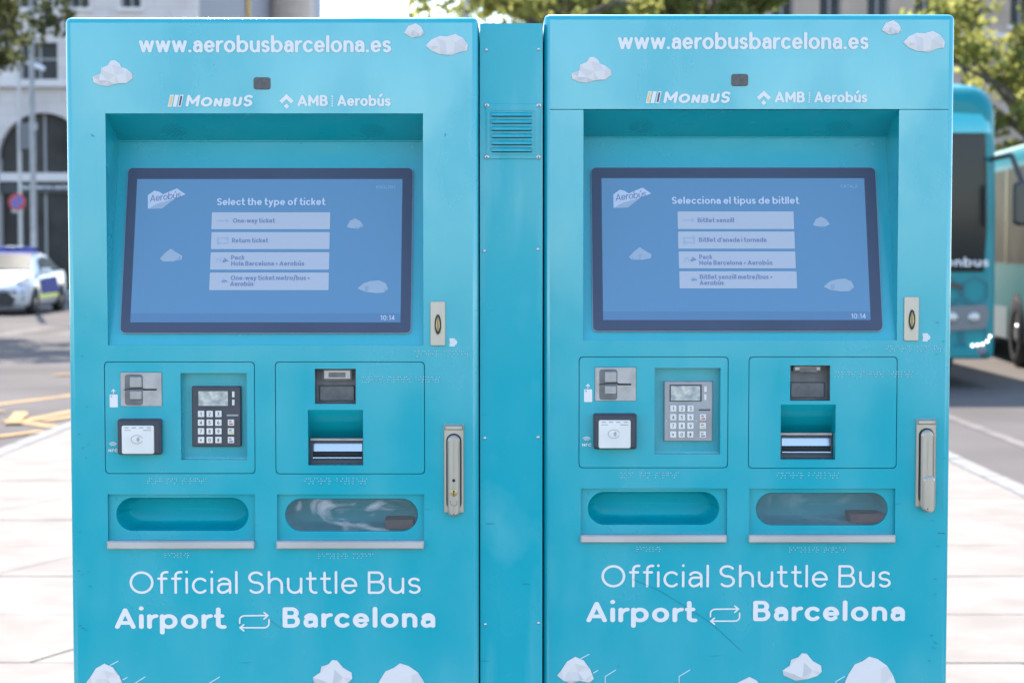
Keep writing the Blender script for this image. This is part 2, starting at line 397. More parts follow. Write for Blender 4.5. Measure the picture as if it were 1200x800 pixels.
# ------------------------------------------------------------------ a rounded geometric stroke alphabet
XH = .73
def arc(cx, cy, rx, ry, a0, a1, n=None):
    n = n or max(4, int(abs(a1 - a0) / 12))
    return [(cx + rx * math.cos(R(a0 + (a1 - a0) * i / n)), cy + ry * math.sin(R(a0 + (a1 - a0) * i / n))) for i in range(n + 1)]
def glyph(ch, w):
    h = w / 2; x = XH
    def bowl(W, H, y0=0): return arc(W / 2, y0 + H / 2, W / 2 - h, H / 2 - h, 0, 360)
    def S(W, H):
        r = (H - w) / 4; rx = W / 2 - h
        return [arc(W / 2, H - h - r, rx, r, 35, 270) + arc(W / 2, h + r, rx, r, 90, -145)[1:]]
    def arch(W, x0=0): return arc(x0 + W / 2, x - .33, W / 2 - h, .33 - h, 180, 0) + [(x0 + W - h, h)]
    if ch == ' ': return [], .22
    if ch in 'oO0':
        W, H = {'o': (.75, x), 'O': (1.04, 1), '0': (.72, 1)}[ch]; return [bowl(W, H)], W
    if ch in 'aàá':
        W = .62; s = W - h; ry = .2; rx = (W - w) / 2
        st = [[(s, h), (s, x - h - ry)] + arc(s - rx, x - h - ry, rx, ry, 0, 150)]
        yc = (.44 + h) / 2; r2 = (.44 - h) / 2
        st.append([(s, .44), (W * .42, .44)] + arc(W * .40, yc, W * .40 - h, r2, 90, 270) + [(W * .6, h + .03), (s, .22)]); return st, W
    if ch == 'e': W = .70; return [[(h, x / 2), (W - h, x / 2)], arc(W / 2, x / 2, W / 2 - h, x / 2 - h, 0, 318)], W
    if ch == 'c': W = .64; return [arc(.36, x / 2, .36 - h, x / 2 - h, 45, 315)], W
    if ch == 's': return S(.54, x), .54
    if ch == 'S': return S(.68, 1), .68
    if ch == 'w':
        W = 1.0; p = [(h, x - h), (W * .28, h), (W / 2, x - h), (W * .72, h), (W - h, x - h)]; return [[p[i], p[i + 1]] for i in range(4)], W
    if ch == 'r': W = .42; return [[(h, h), (h, x - h)], arc(W, .36, W - h, x - h - .36, 180, 95)], W
    if ch in 'bpdq':
        W = .77; y0, y1 = {'b': (h, 1.02 - h), 'd': (h, 1.02 - h), 'p': (-.26 + h, x - h), 'q': (-.26 + h, x - h)}[ch]
        xs = h if ch in 'bp' else W - h; return [[(xs, y0), (xs, y1)], bowl(W, x)], W
    if ch in 'uú':
        W = .67; st = [[(h, x - h)] + arc(W / 2, .33, W / 2 - h, .33 - h, 180, 360) + [(W - h, x - h)], [(W - h, .33), (W - h, h)]]
        if ch == 'ú': st.append([(W * .42, .88), (W * .62, 1.02)])
        return st, W
    if ch == 'n': W = .66; return [[(h, h), (h, x - h)], arch(W)], W
    if ch == 'h': W = .66; return [[(h, h), (h, 1.02 - h)], arch(W)], W
    if ch == 'm': W = .60; return [[(h, h), (h, x - h)], arch(W), arch(W, W - w)], 2 * W - w
    if ch == 'l': return [[(h, h), (h, 1.02 - h)]], w
    if ch == 'i': return [[(h, h), (h, x - h)], [(h, .96), (h, .98)]], w
    if ch == '.': return [[(h, h), (h, h + .02)]], w * 1.1
    if ch == ':': return [[(h, h), (h, h + .02)], [(h, .6), (h, .62)]], w * 1.1
    if ch == "'": return [[(h, .75), (h, 1 - h)]], w
    if ch == '-': W = .40; return [[(h, .36), (W - h, .36)]], W
    if ch == '+': W = .46; return [[(h, .4), (W - h, .4)], [(W / 2, .4 - W / 2 + h), (W / 2, .4 + W / 2 - h)]], W
    if ch == '/': W = .46; return [[(h, -.08), (W - h, 1.04)]], W
    if ch == 'f': W = .44; sx = .18; return [[(sx, h), (sx, .8)] + arc(sx + .2, .8, .2, .22 - h, 180, 75), [(h * .8, x - h), (W - h, x - h)]], W
    if ch == 't': W = .45; sx = .18; return [[(sx, .93), (sx, .24)] + arc(sx + .2, .24, .2, .24 - h, 180, 285), [(h * .8, x - h), (W - h, x - h)]], W
    if ch == 'k': W = .60; return [[(h, h), (h, 1.02 - h)], [(W - h, x - h), (h, .24)], [(.26, .40), (W - h, h)]], W
    if ch == 'y': W = .66; return [[(h, x - h), (W / 2, h)], [(W - h, x - h), (W * .40, -.10), (W * .30, -.2), (h + .03, -.22)]], W
    if ch == 'z': W = .56; return [[(h, x - h), (W - h, x - h)], [(W - h, x - h), (h, h)], [(h, h), (W - h, h)]], W
    if ch == 'v': W = .66; return [[(h, x - h), (W / 2, h)], [(W / 2, h), (W - h, x - h)]], W
    if ch == 'x': W = .62; return [[(h, x - h), (W - h, h)], [(W - h, x - h), (h, h)]], W
    if ch in 'AÀ':
        W = .90; st = [[(h, h), (W / 2, 1 - h)], [(W / 2, 1 - h), (W - h, h)], [(W * .24, .30), (W * .76, .30)]]
        if ch == 'À': st.append([(W * .4, 1.2), (W * .52, 1.1)])
        return st, W
    if ch == 'B':
        W = .74; m = .53; r1 = (1 - h - m) / 2; r2 = (m - h) / 2
        return [[(h, h), (h, 1 - h)], [(h, 1 - h), (W - h - r1 - .05, 1 - h)] + arc(W - h - r1 - .05, m + r1, r1 + .0, r1, 90, -90) + [(h, m)],
                [(h, m), (W - h - r2, m)] + arc(W - h - r2, h + r2, r2, r2, 90, -90) + [(h, h)]], W
    if ch in 'PR':
        W = .70; m = .40; r1 = (1 - h - m) / 2
        st = [[(h, h), (h, 1 - h)], [(h, 1 - h), (W - h - r1, 1 - h)] + arc(W - h - r1, m + r1, r1, r1, 90, -90) + [(h, m)]]
        if ch == 'R': st.append([(W * .52, m), (W - h, h)])
        return st, W
    if ch == 'H': W = .80; return [[(h, h), (h, 1 - h)], [(W - h, h), (W - h, 1 - h)], [(h, .5), (W - h, .5)]], W
    if ch == 'M': W = .96; return [[(h, h), (h, 1 - h)], [(h, 1 - h), (W / 2, .32)], [(W / 2, .32), (W - h, 1 - h)], [(W - h, 1 - h), (W - h, h)]], W
    if ch == 'N': W = .82; return [[(h, h), (h, 1 - h)], [(h, 1 - h), (W - h, h)], [(W - h, h), (W - h, 1 - h)]], W
    if ch == 'U': W = .78; return [[(h, 1 - h)] + arc(W / 2, .36, W / 2 - h, .36 - h, 180, 360) + [(W - h, 1 - h)]], W
    if ch in 'EF':
        W = .62; st = [[(h, h), (h, 1 - h)], [(h, 1 - h), (W - h, 1 - h)], [(h, .52), (W - h - .04, .52)]]
        if ch == 'E': st.append([(h, h), (W - h, h)])
        return st, W
    if ch == 'L': W = .58; return [[(h, h), (h, 1 - h)], [(h, h), (W - h, h)]], W
    if ch == 'T': W = .68; return [[(W / 2, h), (W / 2, 1 - h)], [(h, 1 - h), (W - h, 1 - h)]], W
    if ch == 'I': return [[(h, h), (h, 1 - h)]], w
    if ch == 'C': W = .86; return [arc(.5, .5, .5 - h, .5 - h, 48, 312)], W
    if ch == 'G': W = .92; return [arc(.5, .5, .5 - h, .5 - h, 48, 330) + [(.92 - h, .44), (.55, .44)]], W
    if ch == '1': W = .34; return [[(W - h, h), (W - h, 1 - h)], [(W - h, 1 - h), (h, .82)]], W
    if ch == '2': W = .64; return [arc(W / 2, .70, W / 2 - h, .30 - h, 165, -35) + [(h, h)], [(h, h), (W - h, h)]], W
    if ch == '3': W = .62; return [[(h, 1 - h), (W - h, 1 - h)], [(W - h, 1 - h), (W * .45, .6)], arc(W / 2, .31, W / 2 - h, .31 - h, 100, -150)], W
    if ch == '4': W = .70; return [[(W * .7, h), (W * .7, 1 - h)], [(W * .7, 1 - h), (h, .28)], [(h, .28), (W - h, .28)]], W
    if ch == '5': W = .62; return [[(W - h, 1 - h), (h + .05, 1 - h)], [(h + .05, 1 - h), (h, .55)], arc(W / 2, .32, W / 2 - h, .32 - h, 130, -150)], W
    if ch == '6': W = .66; return [arc(W / 2, .32, W / 2 - h, .32 - h, 0, 360), [(h, .32)] + arc(W * .75, .34, W * .75 - h, .66 - h, 175, 100)], W
    if ch == '7': W = .62; return [[(h, 1 - h), (W - h, 1 - h)], [(W - h, 1 - h), (W * .3, h)]], W
    if ch == '8': W = .66; return [arc(W / 2, .74, W * .44 - h, .26 - h, 0, 360), arc(W / 2, .27, W / 2 - h, .27 - h, 0, 360)], W
    if ch == '9': W = .66; return [arc(W / 2, .68, W / 2 - h, .32 - h, 0, 360), [(W - h, .68)] + arc(W * .25, .66, W * .75 - h, .66 - h, 0, -75)], W
    if ch == '*': W = .5; return [[(h, .35), (W - h, .65)], [(h, .65), (W - h, .35)], [(W / 2, .25), (W / 2, .75)]], W
    if ch == '#': W = .7; return [[(.22, .1), (.28, .9)], [(.44, .1), (.5, .9)], [(h, .35), (W - h, .35)], [(h, .65), (W - h, .65)]], W
    raise KeyError(ch)
def text(mb, s, u0, u1, v, cap, wt, n, mi=0, shear=0, sizes=None, gap=.15, rcap=True, ang=0):
    """set s between u0 and u1 with its baseline on v; wt = stroke as a share of the cap height"""
    out = []; x = 0
    for i, ch in enumerate(s):
        k = sizes[i] if sizes else 1
        st, W = glyph(ch, wt / k if k < 1 else wt)
        out.append((x, st, k)); x += W * k + (gap if ch != ' ' else gap * .4)
    tot = x - gap; sx = (u1 - u0) / tot
    ca, sa = math.cos(ang), math.sin(ang)
    for x0, st, k in out:
        for p in st:
            P = []
            for a, b in p:
                b *= k; U = (x0 + a * k) * sx + b * cap * shear; V = b * cap
                P.append((u0 + U * ca - V * sa, v + U * sa + V * ca))
            mb.ribbon(P, wt * cap / 2, n, mi, rcap, .76 if wt > .15 else .92)

# ------------------------------------------------------------------ setting
GZ = -0.12                         # road level; the pavement the machines stand on is z = 0
def struct(o): return tag(o, kind='structure')
g = MB(); g.add([(-900, -900, GZ), (900, -900, GZ), (900, 1800, GZ), (-900, 1800, GZ)], [(0, 1, 2, 3)], raw=True)
struct(g.build('road', 'asphalt_dark_unseen'))  # unseen dark foreground, added so the machine fronts reflect less bright ground
for xa, xb in ((-60, -3.79), (3.18, 60)):
    g = MB(); g.add([(xa, 6, GZ + .004), (xb, 6, GZ + .004), (xb, 58, GZ + .004), (xa, 58, GZ + .004)], [(0, 1, 2, 3)], raw=True)
    struct(g.build('carriageway', 'asphalt_worn'))
PX0, PX1, PY0, PY1 = -3.8, 3.19, .4, 54.0  # unseen near edge placed so the pavement bounces sun up at the machines
g = MB()
g.add([(PX0 + .15, PY0 + .15, GZ - .05), (PX1 - .15, PY0 + .15, GZ - .05), (PX1 - .15, PY1 - .15, GZ - .05), (PX0 + .15, PY1 - .15, GZ - .05),
       (PX0 + .15, PY0 + .15, -.012), (PX1 - .15, PY0 + .15, -.012), (PX1 - .15, PY1 - .15, -.012), (PX0 + .15, PY1 - .15, -.012)],
      [(4, 5, 6, 7), (0, 1, 5, 4), (1, 2, 6, 5), (2, 3, 7, 6), (3, 0, 4, 7)], raw=True)
pavement = struct(g.build('pavement', 'joint'))
# trapezoid slabs laid in rows across the strip: joints run straight in rows, slanting between slabs
ROW = .845; Y0 = 6.28 - 8 * ROW
rs = random.Random(3)
def slab(y0, y1, a0, a1, b0, b1):
    gp = .006; dz = rs.uniform(-.0015, .0015)
    P = [(a0 + gp, y0 + gp, -.05), (a1 - gp, y0 + gp, -.05), (b1 - gp, y1 - gp, -.05), (b0 + gp, y1 - gp, -.05)]
    T = [(x, y, dz - .002) for x, y, _ in P]
    m = MB(); m.add(P + T, [(4, 5, 6, 7), (0, 1, 5, 4), (1, 2, 6, 5), (2, 3, 7, 6), (3, 0, 4, 7)], raw=True)
    m.build('paving_slab', 'slab', pavement)
XA, XB = PX0 + .152, PX1 - .152
row = 0; y = Y0
while y < 20:
    y0 = max(y, PY0 + .16); y1 = y + ROW
    off = (row % 3) * .71 + rs.uniform(-.05, .05)
    cuts = []; x = XA - 1.0 + off; k = row
    while x < XB:
        s = .40 if k % 2 else -.40
        cuts.append((x - s / 2, x + s / 2)); x += 1.75 + (.35 if k % 2 else 0); k += 1
    cuts = [(XA, XA)] + [c for c in cuts if min(c) > XA + .3 and max(c) < XB - .3] + [(XB, XB)]
    for c, d in zip(cuts, cuts[1:]): slab(y0, y1, c[0], d[0], c[1], d[1])
    y += ROW; row += 1
g = MB(); g.add([(XA, y, -.004), (XB, y, -.004), (XB, PY1 - .16, -.004), (XA, PY1 - .16, -.004)], [(0, 1, 2, 3)], raw=True)
g.build('paving_field', 'slab', pavement)
kerb = struct(empty('kerb', (0, 0, 0)))
def kerb_run(xa, xb, ya, yb, along, step=1.0):
    n = int(round(((yb - ya) if along == 'y' else (xb - xa)) / step))
    for i in range(n):
        e = .004
        m = MB(Frame((0, 0, 0), (1, 0, 0), (0, 1, 0)))
        if along == 'y': m.box(xa, ya + i * step + e, xb, ya + (i + 1) * step - e, GZ - .05, rs.uniform(-.002, .002), bev=.006)
        else: m.box(xa + i * step + e, ya, xa + (i + 1) * step - e, yb, GZ - .05, rs.uniform(-.002, .002), bev=.006)
        m.build('kerb_stone', 'kerb_stone', kerb)
kerb_run(PX0, PX0 + .15, PY0 + .15, 34, 'y'); kerb_run(PX1 - .15, PX1, PY0 + .15, 34, 'y'); kerb_run(PX0 + .02, PX1, PY0, PY0 + .14, 'x')

# painted lines on the left-hand road
def ground_poly(name, pxs, m, label, cat, group, z=GZ + .008):
    P = [at_z(a, b, z) for a, b in pxs]; q = MB(); q.add(P, [list(range(len(P)))], raw=True)
    return tag(q.build(name, m), label, cat, group)
def ground_line(a, b, wd, name, m, label, cat, group):
    A, B = at_z(*a, GZ), at_z(*b, GZ); d = (B - A).normalized(); s = Vector((-d.y, d.x, 0)) * wd / 2; z = Vector((0, 0, .008 + ground_line.k)); ground_line.k += .002
    q = MB(); q.add([A - s + z, B - s + z, B + s + z, A + s + z], [(0, 1, 2, 3)], raw=True)
    return tag(q.build(name, m), label, cat, group)
ground_line.k = 0
YG = 'yellow road markings'
ground_line((-45, 479.5), (130, 458), .14, 'painted_line', 'road_yellow', 'long yellow line painted across the road behind the yellow arrow', 'road marking', YG)
ground_line((27, 494), (110, 477.5), .15, 'painted_line', 'road_yellow', 'yellow line running off the shaft of the painted arrow', 'road marking', YG)
ground_line((8, 493.2), (66, 501.5), .17, 'painted_line', 'road_yellow', 'yellow slanting line from the arrow tip to the kerb', 'road marking', YG)
ground_line((50, 494.5), (110, 485.5), .15, 'painted_line', 'road_yellow', 'short yellow line ending between the arrow and the kerb', 'road marking', YG)
ground_line((-30, 516.5), (50, 506.5), .14, 'painted_line', 'road_yellow', 'yellow line meeting the kerb in front of the painted arrow', 'road marking', YG)
ground_line((-60, 485), (6, 483.5), .14, 'painted_line', 'road_yellow', 'yellow line stopping short behind the arrow head', 'road marking', YG)
ground_poly('painted_arrow', [(5, 495.5), (17, 482), (32, 482), (33, 486), (28, 488.5), (25, 493), (26, 495.5)], 'road_yellow', 'solid yellow arrow head painted on the grey road', 'road marking', YG, GZ + .026)
ground_line((64, 441), (120, 437), .16, 'painted_line', 'road_yellow', 'yellow line farthest up the road past the zigzag', 'road marking', YG)
WG = 'white crossing bars'
for i in range(6):
    X = -14.5 + i * 1.15
    q = MB(); q.add([(X, 33.5, GZ + .008), (X + .55, 33.5, GZ + .008), (X + .55, 37.0, GZ + .008), (X, 37.0, GZ + .008)], [(0, 1, 2, 3)], raw=True)
    tag(q.build('crossing_bar', 'road_white'), 'white pedestrian crossing bar painted on the road before the police car', 'road marking', WG)
q = MB(); q.add([(PX1 + .9, 6.5, GZ + .008), (PX1 + 1.02, 6.5, GZ + .008), (PX1 + 1.02, 19.3, GZ + .008), (PX1 + .9, 19.3, GZ + .008)], [(0, 1, 2, 3)], raw=True)
tag(q.build('painted_line', 'road_white'), 'thin white line along the kerb in front of the parked bus', 'road marking')

# ------------------------------------------------------------------ ticket machines
XCL = at_y(318, 400, KY).x
ROOT_L = Vector((XCL, KY, 0))
def A(px, py):
    p = at_y(px, py, KY); return p.x - XCL, p.z
FR = Frame()                       # local front plane (x, z), n towards the viewer
TOPZ = A(318, 20)[1]
KX0 = A(75.5, 25)[0]; KX1 = A(560.5, 25)[0]
DEP = .58; RAD = .010
CLOUDS = [
 [(60 + a / 4, b / 4) for a, b in ((195, 360), (232, 345), (235, 320), (265, 308), (280, 285), (300, 283), (322, 300), (328, 315), (355, 325), (380, 345), (383, 368), (355, 390), (300, 395), (268, 405), (230, 400), (200, 388))],
 [(320 + a / 3.53, b / 3.53) for a, b in ((542, 138), (560, 108), (590, 98), (612, 112), (627, 140), (610, 152), (575, 158))],
 [(320 + a / 3.53, b / 3.53) for a, b in ((632, 190), (655, 165), (690, 150), (720, 152), (755, 142), (785, 158), (805, 185), (803, 212), (775, 215), (738, 230), (690, 225), (655, 210))],
 [(60 + a / 4, 640 + b / 4) for a, b in ((165, 635), (185, 610), (210, 570), (250, 547), (290, 565), (320, 605), (338, 650), (318, 668), (270, 660), (232, 672), (195, 660))],
 [(320 + a / 3.53, 640 + b / 3.53) for a, b in ((165, 540), (195, 520), (200, 495), (230, 485), (245, 468), (265, 470), (290, 500), (325, 520), (328, 545), (310, 562), (270, 575), (220, 582), (170, 560))],
 [(320 + a / 3.53, 640 + b / 3.53) for a, b in ((440, 555), (465, 515), (500, 500), (525, 482), (560, 492), (600, 520), (625, 560), (640, 600), (590, 640), (520, 655), (450, 625), (425, 590))],
 [(860 - 552 + a / 3.53, 646 + b / 3.53) for a, b in ((-40, 600), (30, 565), (70, 545), (100, 560), (130, 600), (80, 640), (0, 645))],
]
def cloud(parent, pts2, fr, seed, n0=.0006, relief=.0017, mats=('cloud_light', 'cloud_mid', 'cloud_dark'), name='cloud_emblem', inner=None):
    rc = random.Random(seed); k = len(pts2)
    us = [p[0] for p in pts2]; vsx = [p[1] for p in pts2]; u0, u1, v0, v1 = min(us), max(us), min(vsx), max(vsx)
    def inside(p):
        c = False; j = k - 1
        for i in range(k):
            (x1, y1), (x2, y2) = pts2[i], pts2[j]
            if (y1 > p[1]) != (y2 > p[1]) and p[0] < (x2 - x1) * (p[1] - y1) / (y2 - y1) + x1: c = not c
            j = i
        return c
    ins = []
    d = min(u1 - u0, v1 - v0) * .16
    for _ in range(400):
        p = (rc.uniform(u0, u1), rc.uniform(v0, v1))
        if inside(p) and all(math.hypot(p[0] - q[0], p[1] - q[1]) > d for q in pts2) and all(math.hypot(p[0] - q[0], p[1] - q[1]) > d * 2.1 for q in ins): ins.append(p)
        if len(ins) >= 9: break
    V = [Vector(p) for p in list(pts2) + ins]
    vo, eo, fo, *_ = delaunay_2d_cdt(V, [(i, (i + 1) % k) for i in range(k)], [list(range(k))], 1, 1e-6)
    m = MB(fr); H = []
    for p in vo:
        edge = any((p - Vector(q)).length < 1e-6 for q in pts2)
        H.append(n0 + relief * (.55 if edge else rc.uniform(.8, 1.5)))
    for f in fo:
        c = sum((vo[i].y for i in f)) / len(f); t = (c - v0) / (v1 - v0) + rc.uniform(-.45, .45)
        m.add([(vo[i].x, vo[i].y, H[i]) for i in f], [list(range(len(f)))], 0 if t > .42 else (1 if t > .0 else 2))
    if relief > .001:
        for i in range(k):
            a, b = pts2[i], pts2[(i + 1) % k]
            m.add([(*a, n0), (*b, n0), (*b, n0 + relief * .55), (*a, n0 + relief * .55)], [(0, 1, 2, 3)], 1)
    return m.build(name, list(mats), parent)

BR = {'a': '1', 'b': '12', 'c': '14', 'd': '145', 'e': '15', 'f': '124', 'g': '1245', 'h': '125', 'i': '24', 'j': '245', 'k': '13', 'l': '123', 'm': '134', 'n': '1345',
      'o': '135', 'p': '1234', 'q': '12345', 'r': '1235', 's': '234', 't': '2345', 'u': '136', 'v': '1236', 'w': '2456', 'x': '1346', 'y': '13456', 'z': '1356'}
def braille(parent, s, px0, px1, py, hpx=7.0):
    u0, v = A(px0, py); u1, _ = A(px1, py); hh = A(px0, py)[1] - A(px0, py + hpx)[1]
    step = (u1 - u0) / len(s); m = MB(FR)
    for i, ch in enumerate(s):
        for d in BR.get(ch, ''):
            d = int(d) - 1; m.dome(u0 + step * (i + .1) + (d // 3) * step * .42, v - (d % 3) * hh / 2.4, .0004, .0010, .0010, 6)
    m.build('braille_strip', 'braille', parent)

def pxrect(x0, y0, x1, y1):
    a = A((x0 + x1) / 2, y0)[1]; b = A((x0 + x1) / 2, y1)[1]; ym = (y0 + y1) / 2
    return A(x0, ym)[0], b, A(x1, ym)[0], a      # u0, v0, u1, v1

def kiosk(root_loc, right):
    root = empty('ticket_machine', root_loc)
    # --- cabinet shell with rounded edges, its face left open for the front sheets
    bm = bmesh.new(); bmesh.ops.create_cube(bm, size=1)
    zb = .09
    for v in bm.verts:
        v.co = ((KX0 + KX1) / 2 + v.co.x * (KX1 - KX0), (v.co.y + .5) * DEP, (zb + TOPZ) / 2 + v.co.z * (TOPZ - zb))
    bmesh.ops.bevel(bm, geom=bm.edges[:], offset=RAD, segments=4, profile=.5, affect='EDGES')
    fr_f = [f for f in bm.faces if f.normal.y < -.999 and f.calc_area() > .3]
    bmesh.ops.delete(bm, geom=fr_f, context='FACES')
    me = bpy.data.meshes.new('cabinet'); bm.to_mesh(me); bm.free()
    for p in me.polygons: p.use_smooth = p.area < .05
    link('cabinet', me, root, ['teal'])
    m = MB(FR); m.box(KX0 + .03, -.010, KX1 - .03, zb + .002, -DEP + .04, -.035); m.build('plinth', 'black_plastic', root)
    X0, X1, Z0, Z1 = KX0 + RAD, KX1 - RAD, zb + RAD, TOPZ - RAD
    # --- screen recess geometry
    r0 = A(122.5, 133); r1 = A(495.5, 133); b0 = A(127.5, 404.5); b1 = A(496.5, 404.5)
    rx0 = (r0[0] + b0[0]) / 2; rx1 = (r1[0] + b1[0]) / 2; rzt = r0[1]; rzb = b0[1]
    seam = .0011 if right else .00004
    plate('header_panel', FR, rect(X0, rzt + seam, X1, Z1), [], 0, .003, 'teal', root)
    P1 = pxrect(123, 424, 298.5, 554.5); P2 = pxrect(323, 424, 497.5, 555); T1 = pxrect(126.5, 579, 299, 634); T2 = pxrect(325, 579, 497, 634)
    gap = .0013
    grow = lambda r, e: (r[0] - e, r[1] - e, r[2] + e, r[3] + e)
    outline = [(X0, Z0), (X1, Z0), (X1, rzt), (rx1, rzt), (rx1, rzb), (rx0, rzb), (rx0, rzt), (X0, rzt)]
    plate('front_panel', FR, outline, [rr(*grow(P1, gap / 2), .007), rr(*grow(P2, gap / 2), .007), rect(*T1), rect(*T2)], 0, .003, 'teal', root)
    # --- recess walls
    dT, dB = .105, .006
    zc = rzt - .040                                     # back edge of the sloping ceiling
    m = MB(FR)
    k = .0015
    Q = [(rx0, rzt, -k), (rx1, rzt, -k), (rx0, zc, -dT), (rx1, zc, -dT), (rx0, rzb, -dB), (rx1, rzb, -dB), (rx0, rzb, -k), (rx1, rzb, -k)]
    m.add(Q, [(0, 2, 3, 1), (2, 4, 5, 3), (4, 6, 7, 5), (0, 6, 4, 2), (1, 3, 5, 7)])
    rec = m.build('screen_recess', 'teal', root)
    # bright folded edge between ceiling and back panel
    m = MB(FR); m.cyl(FR.pt(rx0, zc, -dT + .0012), FR.pt(rx1, zc, -dT + .0012), .0014, seg=8); m.build('fold_edge', 'teal', rec)
    # speaker perforation in the ceiling
    cf = Frame((0, k, rzt), (1, 0, 0), (0, dT - k, zc - rzt)); cf.n = -cf.n
    for cxp in (199, 429.5):
        m = MB(cf); uc = A(cxp, 133)[0] * 1.03; L = math.hypot(dT, .04); vc = L * .60
        for i in range(-5, 6):
            for j in range(-4, 5):
                if (i / 5.4) ** 2 + (j / 4.6) ** 2 <= 1 and (i + j) % 2 == 0:
                    m.poly([(uc + i * .0040 + .0013 * math.cos(t * math.pi / 3), vc + j * .0058 + .0013 * math.sin(t * math.pi / 3)) for t in range(6)], .0003)
        m.build('speaker_grille', 'hole', root)
    # --- display on the leaning back panel
    sf = Frame((0, dB, rzb), (1, 0, 0), (0, dT - dB, zc - rzb), root=root_loc)
    SP = (lambda a, b: sf.px(a, b, .008))
    c = [(693.5, 196.5), (1026, 196.5), (1033.5, 387), (695, 387.5)] if right else [(150, 197.5), (483, 196.5), (481.5, 389), (141.5, 390)]
    s4 = [SP(*p) for p in c]
    bu0, bu1, bv0, bv1 = (s4[0][0] + s4[3][0]) / 2, (s4[1][0] + s4[2][0]) / 2, (s4[2][1] + s4[3][1]) / 2, (s4[0][1] + s4[1][1]) / 2
    disp = plate('display', sf, rr(bu0, bv0, bu1, bv1, .008), [], .008, .0078, 'bezel', root)
    plate('display_rim', sf, rr(bu0 - .0012, bv0 - .0012, bu1 + .0012, bv1 + .0012, .009), [], .0050, .0048, 'bezel_edge', disp)
    c = [(704.5, 209), (1012, 209), (1021, 375), (707, 375)] if right else [(160.5, 210), (471.5, 210), (469.5, 377.5), (153, 378)]
    s4 = [SP(*p) for p in c]
    du0, du1, dv0, dv1 = (s4[0][0] + s4[3][0]) / 2, (s4[1][0] + s4[2][0]) / 2, (s4[2][1] + s4[3][1]) / 2, (s4[0][1] + s4[1][1]) / 2
    m = MB(sf); barv = SP(300 if not right else 860, 367 if not right else 365)[1]
    m.poly(rect(du0, barv, du1, dv1), .0084, 0); m.poly(rect(du0, dv0, du1, barv), .0084, 1); m.build('screen', ['screen_blue', 'screen_bar'], disp)
    n1 = .0088
    def st(s, x0, x1, yb, cap, wt, mi=1, **kw):
        m = kw.pop('mb'); a = SP(x0, yb); b = SP(x1, yb); cp = SP(x0, yb - cap)[1] - a[1]; text(m, s, a[0], b[0], a[1], cp, wt, .0095, mi, **kw)
    ox = 0
    hd = MB(sf)
    if right: st('Selecciona el tipus de bitllet', 787.5, 936, 239.5, 8.6, .19, 0, mb=hd)
    else: st('Select the type of ticket', 254.5, 381, 241, 8.6, .19, 0, mb=hd)
    hd.build('screen_heading', 'screen_white', disp)
    if right:
        tiles = [(794, 248, 930.5, 268.5), (794.5, 271.5, 931.5, 291.5), (795.3, 294.8, 932.5, 314.5), (796, 318, 934, 338)]
        words = [[('Bitllet senzill', 817.5, 860, 261)], [('Bitllet d\'anada i tornada', 819, 898, 284)], [('Pack', 819.5, 834.5, 304), ('Hola Barcelona + Aerobús', 819.5, 905, 310.8)],
                 [('Bitllet senzill metre/bus +', 820, 905, 327.3), ('Aerobús', 820, 848, 334.3)]]
    else:
        tiles = [(248.5, 249, 386.5, 268.7), (248, 272.2, 386, 292), (247, 295.7, 385.5, 316), (246, 319.5, 385, 340)]
        words = [[('One-way ticket', 273, 322, 261.5)], [('Return ticket', 272, 314, 284.7)], [('Pack', 271, 286.5, 304.7), ('Hola Barcelona + Aerobús', 271, 356.5, 311.7)],
                 [('One-way ticket metro/bus +', 270.5, 363, 328.5), ('Aerobús', 270, 297, 335.5)]]
    for i, (t, ws) in enumerate(zip(tiles, words)):
        u0, v1 = SP(t[0], t[1]); u1, v0 = SP(t[2], t[3])
        m = MB(sf); m.poly(rr(u0, v0, u1, v1, .0012, 3), n1, 0)
        for wd in ws: st(wd[0], wd[1], wd[2], wd[3], 5.6, .21, 1, mb=m)
        ix, iy = t[0] + 13, (t[1] + t[3]) / 2
        def ln(pts, hw=.0005, mi=2): m.ribbon([SP(*p) for p in pts], hw, .0095, mi)
        if i == 0:
            ln([(ix - 7, iy), (ix + 6, iy)]); ln([(ix + 3.5, iy - 2), (ix + 6, iy), (ix + 3.5, iy + 2)])
        elif i == 1:
            ln([(ix - 6, iy + 2.5), (ix - 6, iy - 2.8), (ix + 5, iy - 2.8)]); ln([(ix + 6, iy - 2), (ix + 6, iy + 3), (ix - 5, iy + 3)]); ln([(ix + 4, iy - 5), (ix + 6.5, iy - 2.8), (ix + 4, iy - .8)]); ln([(ix - 4, iy + 5), (ix - 6.5, iy + 3), (ix - 4, iy + 1)])
        else:
            if i == 2: ln([(ix - 6, iy + 2), (ix - 5, iy - 2), (ix - 2, iy - 2), (ix - 1, iy + 2)])
            ln([(ix + 2, iy + 1.5), (ix + 6, iy - .5), (ix + 3, iy - 2.5)], .0011, 1 if i == 2 else 2); ln([(ix + 1.5, iy), (ix + 7, iy)], .0010, 1)
        m.build('screen_button', ['screen_tile', 'screen_text', 'screen_icon'], disp)
    sh = (lambda pts: [(a + 545.5, b - 1) for a, b in pts]) if right else (lambda pts: pts)
    m = MB(sf)
    m.poly([SP(*p) for p in sh([(173.3, 229), (181, 223.5), (187, 225), (191, 228), (207.5, 221), (217.5, 228), (205, 233), (190, 244.5), (173.5, 245)])], n1, 0)
    m.poly([SP(*p) for p in sh([(173.5, 245), (190, 244.5), (205, 233), (184, 239)])], n1 + .0002, 2)
    a = SP(*sh([(176, 237)])[0]); b = SP(*sh([(212, 237)])[0])
    text(m, 'Aerobús', a[0], b[0], a[1], .0125, .12, .0095, 1, shear=.15, ang=R(8), gap=.1)
